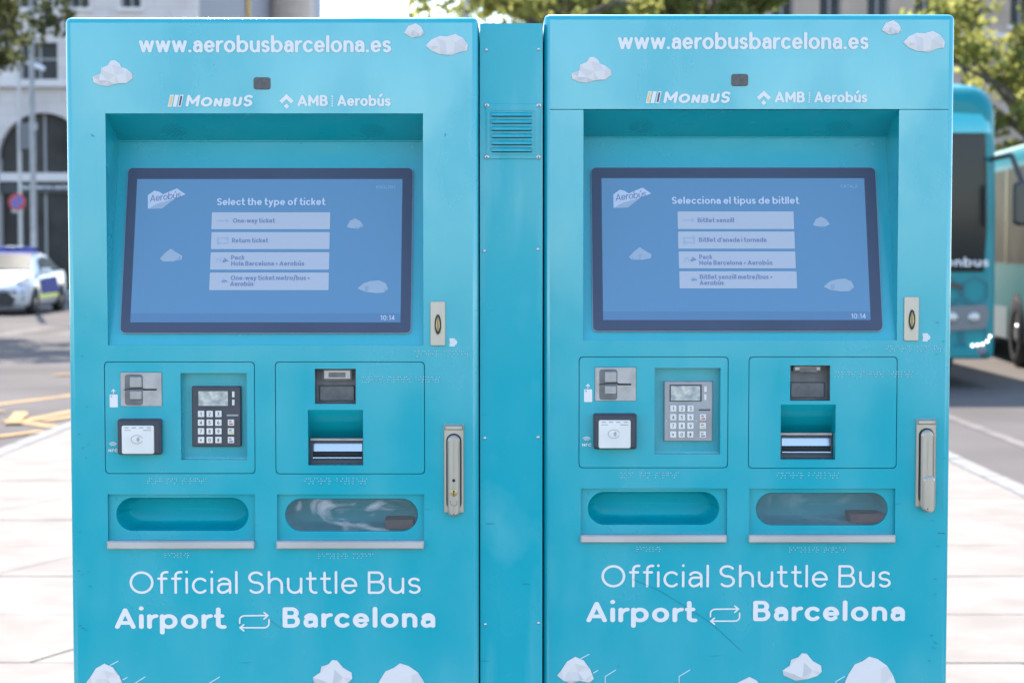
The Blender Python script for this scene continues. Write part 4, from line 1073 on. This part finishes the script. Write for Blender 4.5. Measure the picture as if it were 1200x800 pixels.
facade(b1, fr1, -42, XR1, 21, ops, 'pale_stone', 14)
m = MB(fr1); z = bp(40, 97).z; m.box(-42, z - .2, XR1, z + .12, 0.002, .28, 0, .04); m.build('cornice', 'sill_stone', b1)
for i in range(-5, 3):
    c = cx_ar + i * sp
    if c > -12.9 or c < -40: continue
    z0, z1 = bp(40, 213).z, bp(40, 202).z
    m = MB(fr1); m.box(c - rad_ar + .02, z0, c + rad_ar - .02, z1, -.3, -.05, 0, .02); m.build('canopy', 'sill_stone', b1)
    za, zb2 = bp(40, 226).z, bp(40, 214).z
    m = MB(fr1); m.box(c - rad_ar + .02, za, c + rad_ar - .02, zb2, -.3, -.16, 0); m.build('sign_band', 'sign_band', b1)
m = MB(fr1); zt_ = bp(40, 221.5).z; text(m, 'experience center', bp(20, 220).x, bp(84, 220).x, zt_, .17, .2, -.15); m.build('shop_lettering', 'sign_white', b1)
# shaded shuttered building
YB2 = 78.0
b2 = empty('shuttered_building', (0, YB2, 0)); tag(b2, 'grey shaded building with tall slatted shutters beside the flag', 'building')
x0, x1 = at_y(222, 10, YB2).x - 3, at_y(283, 10, YB2).x
ops = []
for fl in range(6):
    z = .3 + fl * 3.5
    for i in range(4): ops.append((x0 + .25 + i * 1.28, z, x0 + 1.25 + i * 1.28, z + 2.9, False))
ops = [o for o in ops if o[2] < x1 - .05]
facade(b2, Frame(), x0, x1, 22, ops, 'grey_stone', 12, pane='shutter', sill=False)
# beige corner building with battered turret foot
YB3 = 88.0
b3 = empty('corner_building', (0, YB3, 0)); tag(b3, 'beige corner building with stepped turret against the white sky', 'building')
x0, x1 = at_y(283, 10, YB3).x, at_y(352, 10, YB3).x
ops = []
for fl in range(5):
    z = 1 + fl * 3.6
    for i in range(2): ops.append((x0 + .4 + i * 1.35, z, x0 + 1.2 + i * 1.35, z + 2.0, False))
facade(b3, Frame(), x0, x1, 20, [o for o in ops if o[2] < x1 - .1], 'beige_stone', 10)
tx = at_y(340, 10, YB3).x; m = MB(); seg = 20
prof = [(1.45, GZ), (1.4, 10.5), (1.55, 10.6), (1.55, 10.9), (1.3, 11.0), (1.18, 12.3), (1.05, 13.8), (1.1, 14.0), (1.1, 14.3), (.9, 14.6), (.75, 18), (.1, 21)]
P = [(tx + r * math.cos(2 * math.pi * k / seg), .3 + r * math.sin(2 * math.pi * k / seg), z) for r, z in prof for k in range(seg)]
m.add(P, [(r * seg + k, r * seg + (k + 1) % seg, (r + 1) * seg + (k + 1) % seg, (r + 1) * seg + k) for r in range(len(prof) - 1) for k in range(seg)], raw=True, smooth=False)
m.build('turret', 'beige_stone', b3)
# flag banner hanging from it
bn = empty('banner', at_y(290, 10, 76) * 1.0); bn.location.z = 8.6; tag(bn, 'long yellow and red banner hanging beside the shuttered building', 'banner')
for i, (mm, w_) in enumerate((('cloth_yellow', .16), ('cloth_red', .14), ('cloth_yellow', .12))):
    m = MB(); X = -.3 + sum((.16, .14, .12)[:i]) + i * .001; n = 14; P = []
    for k in range(n + 1):
        zz = 3.9 * k / n; yy = .05 * math.sin(k * .9); P += [(X, yy, zz), (X + w_, yy + .02, zz), (X, yy + .015, zz), (X + w_, yy + .035, zz)]
    fs = []
    for k in range(n): fs += [(4 * k, 4 * k + 1, 4 * k + 5, 4 * k + 4), (4 * k + 2, 4 * k + 6, 4 * k + 7, 4 * k + 3)]
    m.add(P, fs, raw=True); m.build('stripe', mm, bn)
m = MB(); m.cyl((-.34, .02, 3.95), (.16, .02, 3.95), .025); m.cyl((-.3, .02, 3.95), (-.3, 1.9, 3.95), .03); m.cyl((.12, .02, 3.95), (.12, 1.9, 3.95), .03); m.build('bracket', 'pole_grey', bn)
# stone building on the right
YB4 = 72.0
b4 = empty('apartment_building', (0, YB4, 0)); tag(b4, 'brownish stone building with tall windows rising behind the bus and trees', 'building')
ops = []
x0, x1 = 3.0, 46.0; base = at_y(917, 10, YB4).x; step = (at_y(973, 10, YB4).x - base)
nW = 24
for fl in range(6):
    z = .4 + fl * 3.35
    for i in range(-4, nW):
        c = base + i * step * 1.0
        if c - .5 < x0 + .2 or c + .5 > x1 - .2: continue
        ops.append((c - .44, z, c + .44, z + 2.15, False))
facade(b4, Frame(), x0, x1, 24, ops, 'tan_stone', 14)
for z in (3.2, 9.9, 16.6):
    m = MB(); m.box(x0, z, x1, z + .25, 0.002, .3, 0, .05); m.build('cornice', 'sill_stone', b4)
# far pavement in front of the buildings
g = MB(); g.add([(-60, 58, GZ), (60, 58, GZ), (60, 62, GZ), (-60, 62, GZ), (-60, 58, .0), (60, 58, .0), (60, 200, .0), (-60, 200, .0)], [(4, 5, 6, 7), (0, 1, 5, 4)], raw=True)
struct(g.build('far_pavement', 'kerb_stone'))

# ------------------------------------------------------------------ posts and signs
def post(name, px, Y, rad, top, m, label, cat='lamp post', extra=None, z0=GZ):
    p = at_y(px, 295, Y); r = empty(name, (p.x, Y, z0)); tag(r, label, cat)
    k = MB(); k.cyl((0, 0, 0), (0, 0, .5), rad * 1.5, rad * 1.35, 14); k.cyl((0, 0, .5), (0, 0, top), rad, rad * .8, 14); k.build('pole', m, r)
    return r
lp = post('lamp_post', 40, 48, .085, 12.2, 'pole_grey', 'tall grey lamp post behind the white police car')
k = MB(); k.tube([(0, 0, 11.6), (.5, -.6, 12.1), (1.0, -1.4, 12.3)], [.05, .045, .04], 8); k.build('arm', 'pole_grey', lp)
k = MB(); k.cyl((.95, -1.3, 12.32), (1.3, -1.95, 12.36), .14, .09, 10); k.build('lamp_head', 'pole_light', lp)
sp_ = post('sign_post', 24.5, 56, .068, 8.1, 'pole_light', 'pale slim post carrying the round blue no-parking sign', 'sign post', z0=GZ)
SF = Frame((0, -.10, 0)); zS = at_y(22, 237, 56).z - GZ; du = at_y(22, 237, 56).x - at_y(24.5, 237, 56).x
disc = lambda r: [(du + r * math.cos(2 * math.pi * i / 28), zS + r * math.sin(2 * math.pi * i / 28)) for i in range(28)]
k = MB(SF); k.prism(disc(.265), 0, .02, 0); k.prism(disc(.18), .02, .026, 1); k.ribbon([(du - .13, zS + .13), (du + .13, zS - .13)], .034, .028, 0, False); k.build('no_parking_sign', ['sign_red', 'sign_blue'], sp_)
k = MB(SF); z_ = at_y(22, 247.5, 56).z - GZ; k.box(du - .17, z_ - .045, du + .17, z_ + .045, 0, .02); k.build('supplement_plate', 'pole_light', sp_)
za = at_y(24, 70, 56).z - GZ; k = MB(); k.tube([(-1.0, -.1, za + .15), (0, 0, za), (.55, -.05, za - .2)], [.05, .055, .05], 8); k.build('arm', 'pole_light', sp_)
k = MB(); k.cyl((.48, -.05, za - .17), (.82, -.05, za - .30), .10, .07, 10); k.build('lamp_head', 'sign_white', sp_)
z_ = at_y(24, 160, 56).z - GZ; k = MB(SF); k.box(.08, z_ - .42, .36, z_ + .42, -.14, .12, 0, .03); k.box(.30, z_ + .20, .56, z_ + .42, -.1, .02, 1, .02); k.build('signal_box', ['box_grey', 'pole_light'], sp_)
bpole = post('bare_pole', 431, 52, .055, 12.5, 'pole_grey', 'thin dark bare pole standing against the white sky', 'pole', z0=0)
k = MB(); k.cyl((0, 0, 12.45), (0, 0, 12.62), .09, .02, 10); k.build('finial', 'pole_grey', bpole)
fpole = post('lamp_post', 547, 40, .07, 11.0, 'pole_light', 'pale lamp post standing among the yellow-green leaves', z0=0)
k = MB(); k.tube([(0, 0, 10.7), (.4, -.5, 11.2), (.9, -1.1, 11.3)], [.045, .04, .035], 8); k.build('arm', 'pole_light', fpole)
k = MB(); k.cyl((.85, -1.05, 11.32), (1.2, -1.55, 11.36), .13, .08, 10); k.build('lamp_head', 'pole_light', fpole)

# ------------------------------------------------------------------ buses
def wheel(root, name, c, r, wd, side):
    t = empty(name); t.parent = root
    k = MB(); x0, x1 = (c[0], c[0] + wd) if side < 0 else (c[0] - wd, c[0])
    seg = 28; prof = ((x0, r * .62), (x0, r * .93), (x0 + wd * .12, r), (x1 - wd * .12, r), (x1, r * .93), (x1, r * .62))
    P = [(x, c[1] + q * math.cos(2 * math.pi * i / seg), c[2] + q * math.sin(2 * math.pi * i / seg)) for x, q in prof for i in range(seg)]
    k.add(P, [(a * seg + i, a * seg + (i + 1) % seg, (a + 1) * seg + (i + 1) % seg, (a + 1) * seg + i) for a in range(5) for i in range(seg)], raw=True, smooth=True); k.build('tyre', 'rubber', t)
    o = c[0] + (wd * .18 if side < 0 else -wd * .18)
    k = MB(); k.cyl((o, c[1], c[2]), (o - side * wd * .5, c[1], c[2]), r * .63, seg=24); k.cyl((o + side * wd * .16, c[1], c[2]), (o, c[1], c[2]), r * .22, r * .26, 14)
    for i in range(8):
        a = 2 * math.pi * i / 8; k.cyl((o + side * .012, c[1] + r * .42 * math.cos(a), c[2] + r * .42 * math.sin(a)), (o, c[1] + r * .42 * math.cos(a), c[2] + r * .42 * math.sin(a)), r * .05, seg=6)
    k.build('rim', 'rim', t)
def bus(loc, rz, W, H, label, front_detail):
    b = empty('city_bus', loc, rz); tag(b, label, 'bus', 'turquoise buses')
    hw = W / 2; L = 11.6; zb = .33
    def sect(y, sc, zt, z0, inset=0):
        r = .30; out = []
        w_ = hw * sc - inset
        for i in range(5): t = R(-90 + 90 * i / 4); out.append((w_ - .08 + .08 * math.cos(t), y, z0 + .08 + .08 * math.sin(t)))
        for zz in (z0 + .5, 1.2, 2.0): out.append((w_, y, zz))
        for i in range(7): t = R(90 * i / 6); out.append((w_ - r + r * math.cos(t) - .03, y, zt - r + r * math.sin(t)))
        return out + [(-x, yy, zz) for x, yy, zz in out[::-1]]
    st = [(0.0, .88, H - .22, zb + .06), (.03, .93, H - .15, zb + .03), (.10, .972, H - .07, zb + .01), (.24, .993, H - .02, zb), (.6, 1, H, zb), (3, 1, H, zb), (6, 1, H, zb), (9, 1, H, zb), (L - .2, 1, H - .03, zb), (L, .95, H - .15, zb + .05)]
    S_ = [sect(*s) for s in st]; n = len(S_[0]); m = MB()
    P = [p for s in S_ for p in s]
    fs = [(a * n + i, a * n + (i + 1) % n, (a + 1) * n + (i + 1) % n, (a + 1) * n + i) for a in range(len(S_) - 1) for i in range(n)]
    m.add(P, fs, 0, raw=True, smooth=True); m.add(S_[0], [list(range(n))[::-1]], 0, raw=True); m.add(S_[-1], [list(range(n))], 0, raw=True)
    m.build('body', 'bus_teal', b)
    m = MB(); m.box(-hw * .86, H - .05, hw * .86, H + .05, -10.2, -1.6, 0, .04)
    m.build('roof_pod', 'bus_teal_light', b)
    # wheels with dark arches
    for yy in (2.55, 8.6):
        for s in (-1, 1):
            m = MB(); seg = 20; P = [(s * (hw + .004), yy + .62 * math.cos(math.pi * i / seg), .36 + .66 * math.sin(math.pi * i / seg)) for i in range(seg + 1)]
            m.add(P, [list(range(seg + 1))], raw=True); m.build('wheel_arch', 'bus_dark', b)
            wheel(b, 'wheel', (s * (hw + .022), yy, .48), .48, .28, s)
    for s in (-1, 1):
        m = MB(); x = s * (hw + .006)
        m.add([(x, .55, 1.42), (x, L - .3, 1.42), (x, L - .3, 2.72), (x, .55, 2.72)], [(0, 1, 2, 3)], raw=True); m.build('side_window', 'bus_side_glass', b)
        for yy in (.5, 1.75, 3.3, 4.9, 6.5, 8.1, 9.7):
            m = MB(); m.add([(x + s * .006, yy, 1.40), (x + s * .006, yy + .09, 1.40), (x + s * .006, yy + .09, 2.74), (x + s * .006, yy, 2.74)], [(0, 1, 2, 3)], raw=True); m.build('window_pillar', 'bus_dark', b)
        m = MB()
        for ya, yb in ((.55, 1.85), (3.25, 7.9), (9.3, L - .3)):
            m.add([(x, ya, .36), (x, yb, .36), (x, yb, .80), (x, ya, .80)], [(0, 1, 2, 3)], raw=True)
        m.build('skirt', 'bus_skirt', b)
    FB = Frame((0, -.004, 0))
    # visor over the windscreen, slanted back at the top
    ws0, ws1 = 1.34, 2.94
    m = MB(); sec = []
    for z, y, w_ in ((ws1 - .02, -.035, hw * .93), (ws1 + .10, -.03, hw * .93), (H - .22, .05, hw * .90), (H - .06, .22, hw * .86), (H + .02, .55, hw * .80)):
        sec.append([(-w_, y + .20, z), (-w_ * .97, y + .06, z), (-w_ * .88, y, z), (0, y - .02, z), (w_ * .88, y, z), (w_ * .97, y + .06, z), (w_, y + .20, z)])
    P = [p for s in sec for p in s]
    m.add(P, [(a * 7 + i, a * 7 + i + 1, (a + 1) * 7 + i + 1, (a + 1) * 7 + i) for a in range(4) for i in range(6)], raw=True, smooth=True)
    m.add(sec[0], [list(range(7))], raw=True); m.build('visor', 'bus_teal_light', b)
    m = MB(); sec = []
    for z, y, w_ in ((ws0, -.012, hw * .925), (ws0 + .5, -.028, hw * .93), (ws1 - .5, -.022, hw * .93), (ws1 - .01, -.01, hw * .925)):
        sec.append([(-w_, y + .16, z), (-w_ * .97, y + .05, z), (-w_ * .9, y, z), (0, y - .015, z), (w_ * .9, y, z), (w_ * .97, y + .05, z), (w_, y + .16, z)])
    P = [p for s in sec for p in s]
    m.add(P, [(a * 7 + i, a * 7 + i + 1, (a + 1) * 7 + i + 1, (a + 1) * 7 + i) for a in range(3) for i in range(6)], raw=True, smooth=True); m.build('windscreen', 'bus_glass', b)
    WF = Frame((0, -.045, 0))
    if front_detail:
        m = MB(WF); text(m, 'Monbus', hw - .78, hw - .14, 1.40, .11, .2, 0); m.build('bus_lettering', 'sign_white', b)
        m = MB(WF); m.prism([(-hw * .1, 1.36), (hw * .62, 1.14), (hw * .64, 1.18), (-hw * .05, 1.42)], .02, .04); m.build('wiper', 'bus_dark', b)
        m = MB(Frame((0, -.02, 0)))
        for i in range(-4, 5):
            for j in range(3):
                cx, cz = i * .31 + (.155 if j % 2 else 0), .60 + j * .265
                if abs(cx) > hw - .24: continue
                for k in range(6):
                    a0, a1 = R(30 + 60 * k), R(90 + 60 * k); m.ribbon([(cx + .155 * math.cos(a0), cz + .155 * math.sin(a0)), (cx + .155 * math.cos(a1), cz + .155 * math.sin(a1))], .012, 0)
        m.build('hexagon_print', 'bus_hex', b)
    for s in (-1, 1):
        hl = empty('headlight'); hl.parent = b
        o = [(s * .22, .74), (s * .3, .92), (s * (hw - .16), .96), (s * (hw - .13), .86), (s * (hw - .17), .70), (s * .5, .66)]
        if s < 0: o = o[::-1]
        m = MB(Frame((0, -.022, 0))); m.prism(o, -.01, .015, 0, .006); m.build('lamp_housing', 'bus_lamp', hl)
        for x in (.42, .68, .94): m = MB(Frame((0, -.04, 0))); m.dome(s * x * hw / 1.25, .82, 0, .07, .02, 14); m.build('lamp_lens', 'rim', hl)
        for i, (dx, dz) in enumerate(((.31, .50), (.25, .505), (.195, .515), (.14, .55), (.11, .605))): m = MB(Frame((0, -.03, 0))); m.dome(s * (hw - dx), dz, 0, .015, .010, 10); m.build('running_light', 'led', hl)
        m = MB(Frame((0, -.03, 0))); m.dome(s * (hw - .22), .44, 0, .07, .02, 14); m.build('fog_lamp', 'bus_lamp', hl)
        mi_ = empty('mirror'); mi_.parent = b
        m = MB(); m.tube([(s * hw * .9, .02, 2.62), (s * (hw + .06), -.20, 2.66), (s * (hw + .16), -.28, 2.35)], [.03, .03, .03], 8); m.build('mirror_arm', 'bus_dark', mi_)
        m = MB(Frame((s * (hw + .17), -.30, 0))); m.prism(rr(-.10, 1.86, .10, 2.36, .06), -.06, .06, 0, .03); m.build('mirror_housing', 'bus_dark', mi_)
    m = MB(Frame((0, -.01, 0))); m.prism(rr(-hw * .84, zb + .02, hw * .84, zb + .16, .04), -.05, .035, 0, .02); m.build('bumper', 'bus_teal', b)
    return b
BUSY = 20.5
xr = at_y(1172, 300, BUSY).x; BW = 2.42
bus((xr - BW / 2, BUSY, GZ), 0, BW, 3.50, 'parked turquoise bus with lit running lights and hexagon print', True)
p2 = at_z(1189, 430, GZ)
d2 = R(-5.0)
ux, uy = Vector((math.cos(d2), math.sin(d2))), Vector((-math.sin(d2), math.cos(d2)))
o2 = Vector((p2.x, p2.y)) + ux * 1.27 - uy * 2.55
bus((o2.x, o2.y, GZ), d2, 2.50, 3.05, 'second turquoise bus alongside, its near front wheel and side windows showing', False)

# ------------------------------------------------------------------ police car
def car(loc, rz):
    c = empty('police_car', loc, rz); tag(c, 'white police car with blue door patch and lime stripe by the lamp posts', 'car')
    st = [(0, .60, .36, .56, .62, .48), (.12, .78, .22, .64, .74, .64), (.35, .86, .18, .70, .82, .72), (.7, .885, .18, .78, .92, .76), (1.2, .885, .18, .88, 1.02, .76), (1.55, .885, .18, .92, 1.20, .68),
          (1.95, .885, .18, .94, 1.40, .61), (2.4, .885, .18, .95, 1.47, .60), (3.1, .885, .18, .97, 1.44, .60), (3.7, .88, .18, 1.0, 1.30, .60), (4.2, .86, .2, 1.0, 1.10, .62), (4.45, .82, .26, .92, 1.0, .62), (4.54, .74, .36, .84, .90, .55)]
    def sec(s):
        y, w_, zb, bl, tp, wr = s
        h = [(w_ * .85, zb), (w_ * .97, zb + .08), (w_, zb + .25), (w_ * 1.0, (zb + bl) / 2 + .1), (w_ * .985, bl - .06), (w_ * .955, bl), (wr + (w_ * .955 - wr) * .1, tp - .06 if tp - .06 > bl else bl + .01), (wr * .86, tp - .01), (wr * .4, tp)]
        return [(x, y, z) for x, z in h] + [(-x, y, z) for x, z in h[::-1]]
    S_ = [sec(s) for s in st]; n = len(S_[0]); m = MB(); P = [p for s in S_ for p in s]
    m.add(P, [(a * n + i, a * n + (i + 1) % n, (a + 1) * n + (i + 1) % n, (a + 1) * n + i) for a in range(len(S_) - 1) for i in range(n)], raw=True, smooth=True)
    m.add(S_[0], [list(range(n))[::-1]], raw=True); m.add(S_[-1], [list(range(n))], raw=True); m.build('body', 'car_white', c)
    def lerp_st(y):
        for a, b in zip(st, st[1:]):
            if a[0] <= y <= b[0]:
                t = (y - a[0]) / (b[0] - a[0]); return tuple(p + (q - p) * t for p, q in zip(a, b))
    def side(y, f, lower=False, off=.012):
        s = sec(lerp_st(y)); A_, B_ = (s[5], s[6]) if not lower else (s[2], s[4])
        p = Vector(A_).lerp(Vector(B_), f); return (p.x + off, y, p.z)
    for sg in (-1, 1):
        m = MB(); ys = [1.62, 1.95, 2.35, 2.75, 3.15, 3.5, 3.8]; tops = [.15, .80, .88, .88, .86, .82, .55]
        lo = [side(y, .06) for y in ys]; hi = [side(y, t) for y, t in zip(ys, tops)]
        P = [(sg * x, y, z) for x, y, z in lo + hi]; k = len(ys)
        m.add(P, [(i, i + 1, k + i + 1, k + i) for i in range(k - 1)], raw=True, smooth=True); m.build('side_window', 'car_glass', c)
        m = MB(); ys = [1.35, 1.9, 2.4, 2.9, 3.35]; lo = [side(y, .10, True, .022) for y in ys]; hi = [side(y, .93, True, .022) for y in ys]
        lo[0] = side(1.55, .1, True, .022); hi[-1] = side(3.1, .93, True, .022); P = [(sg * x, y, z) for x, y, z in lo + hi]; k = len(ys)
        m.add(P, [(i, i + 1, k + i + 1, k + i) for i in range(k - 1)], raw=True); m.build('door_patch', 'car_blue', c)
        m = MB(); ys = [1.25, 2, 2.8, 3.4]; P = [(sg * (x + .006), y, z) for x, y, z in [side(y, -.12, True, .0) for y in ys] + [side(y, .08, True, .0) for y in ys]]
        m.add(P, [(i, i + 1, 5 + i, 4 + i) for i in range(3)], raw=True); m.build('stripe', 'car_lime', c)
        for yy in (.92, 3.62):
            seg = 18; m = MB(); w_ = .885 + .010; P = [(sg * w_, yy + .36 * math.cos(math.pi * i / seg), .30 + .37 * math.sin(math.pi * i / seg)) for i in range(seg + 1)] + [(sg * w_, yy - .36, .16), (sg * w_, yy + .36, .16)]
            m.add(P, [list(range(len(P)))], raw=True); m.build('wheel_arch', 'car_trim', c)
            wheel(c, 'wheel', (sg * .905, yy, .315), .315, .21, sg)
        m = MB(); m.add([(sg * .50, .115, .66), (sg * .80, .22, .70), (sg * .885, .62, .84), (sg * .80, .52, .87), (sg * .62, .20, .78)], [(0, 1, 2, 3, 4)], raw=True); m.build('headlight', 'car_lamp', c)
        m = MB(Frame((sg * .96, 1.62, 1.0))); m.prism(rr(-.10, -.07, .10, .08, .04), -.12, .03, 0, .02); m.build('door_mirror', 'car_white', c)
        m = MB(); m.add([(sg * .70, .08, .34), (sg * .80, .15, .34), (sg * .80, .14, .58), (sg * .74, .09, .56)], [(0, 1, 2, 3)], raw=True); m.build('fog_lamp', 'car_trim', c)
    m = MB(); P = [(-.70, 1.24, 1.045), (.70, 1.24, 1.045), (.575, 1.93, 1.405), (-.575, 1.93, 1.405), (0, 1.20, 1.065), (0, 1.90, 1.43)]
    m.add(P, [(0, 4, 5, 3), (4, 1, 2, 5)], raw=True, smooth=True); m.build('windscreen', 'car_glass', c)
    m = MB(); m.add([(-.575, 1.935, 1.418), (.575, 1.935, 1.418), (.585, 2.15, 1.462), (-.585, 2.15, 1.462)], [(0, 1, 2, 3)], raw=True); m.build('sun_strip', 'car_blue', c)
    m = MB(Frame((0, .02, 0))); m.prism([(-.55, .22), (.55, .22), (.64, .40), (.46, .55), (-.46, .55), (-.64, .40)], -.16, .03, 0, .01); m.build('grille', 'car_trim', c)
    m = MB(); m.add([(-.62, .005, .60), (.62, .005, .60), (.50, .0, .565), (-.50, .0, .565)], [(0, 1, 2, 3)], raw=True); m.build('trim_line', 'car_trim', c)
    m = MB(Frame((0, -.012, 0))); m.box(-.26, .40, .26, .51, -.02, .03); m.build('number_plate', 'sign_white', c)
    m = MB(); m.box(-.55, 1.475, .55, 1.58, -2.62, -2.36, 0, .02); m.box(-.2, 1.575, .2, 1.60, -2.58, -2.40, 1, .01); m.build('light_bar', ['car_blue', 'sign_white'], c)
    return c
pc = at_z(43, 368.5, GZ)
ang = R(1.5)
ux = Vector((math.cos(ang), math.sin(ang))); uy = Vector((-math.sin(ang), math.cos(ang)))
o = Vector((pc.x, pc.y)) - ux * .97 - uy * .99
pcar = car((o.x, o.y, GZ), ang); pcar.scale = (1.07, 1.07, 1.07)
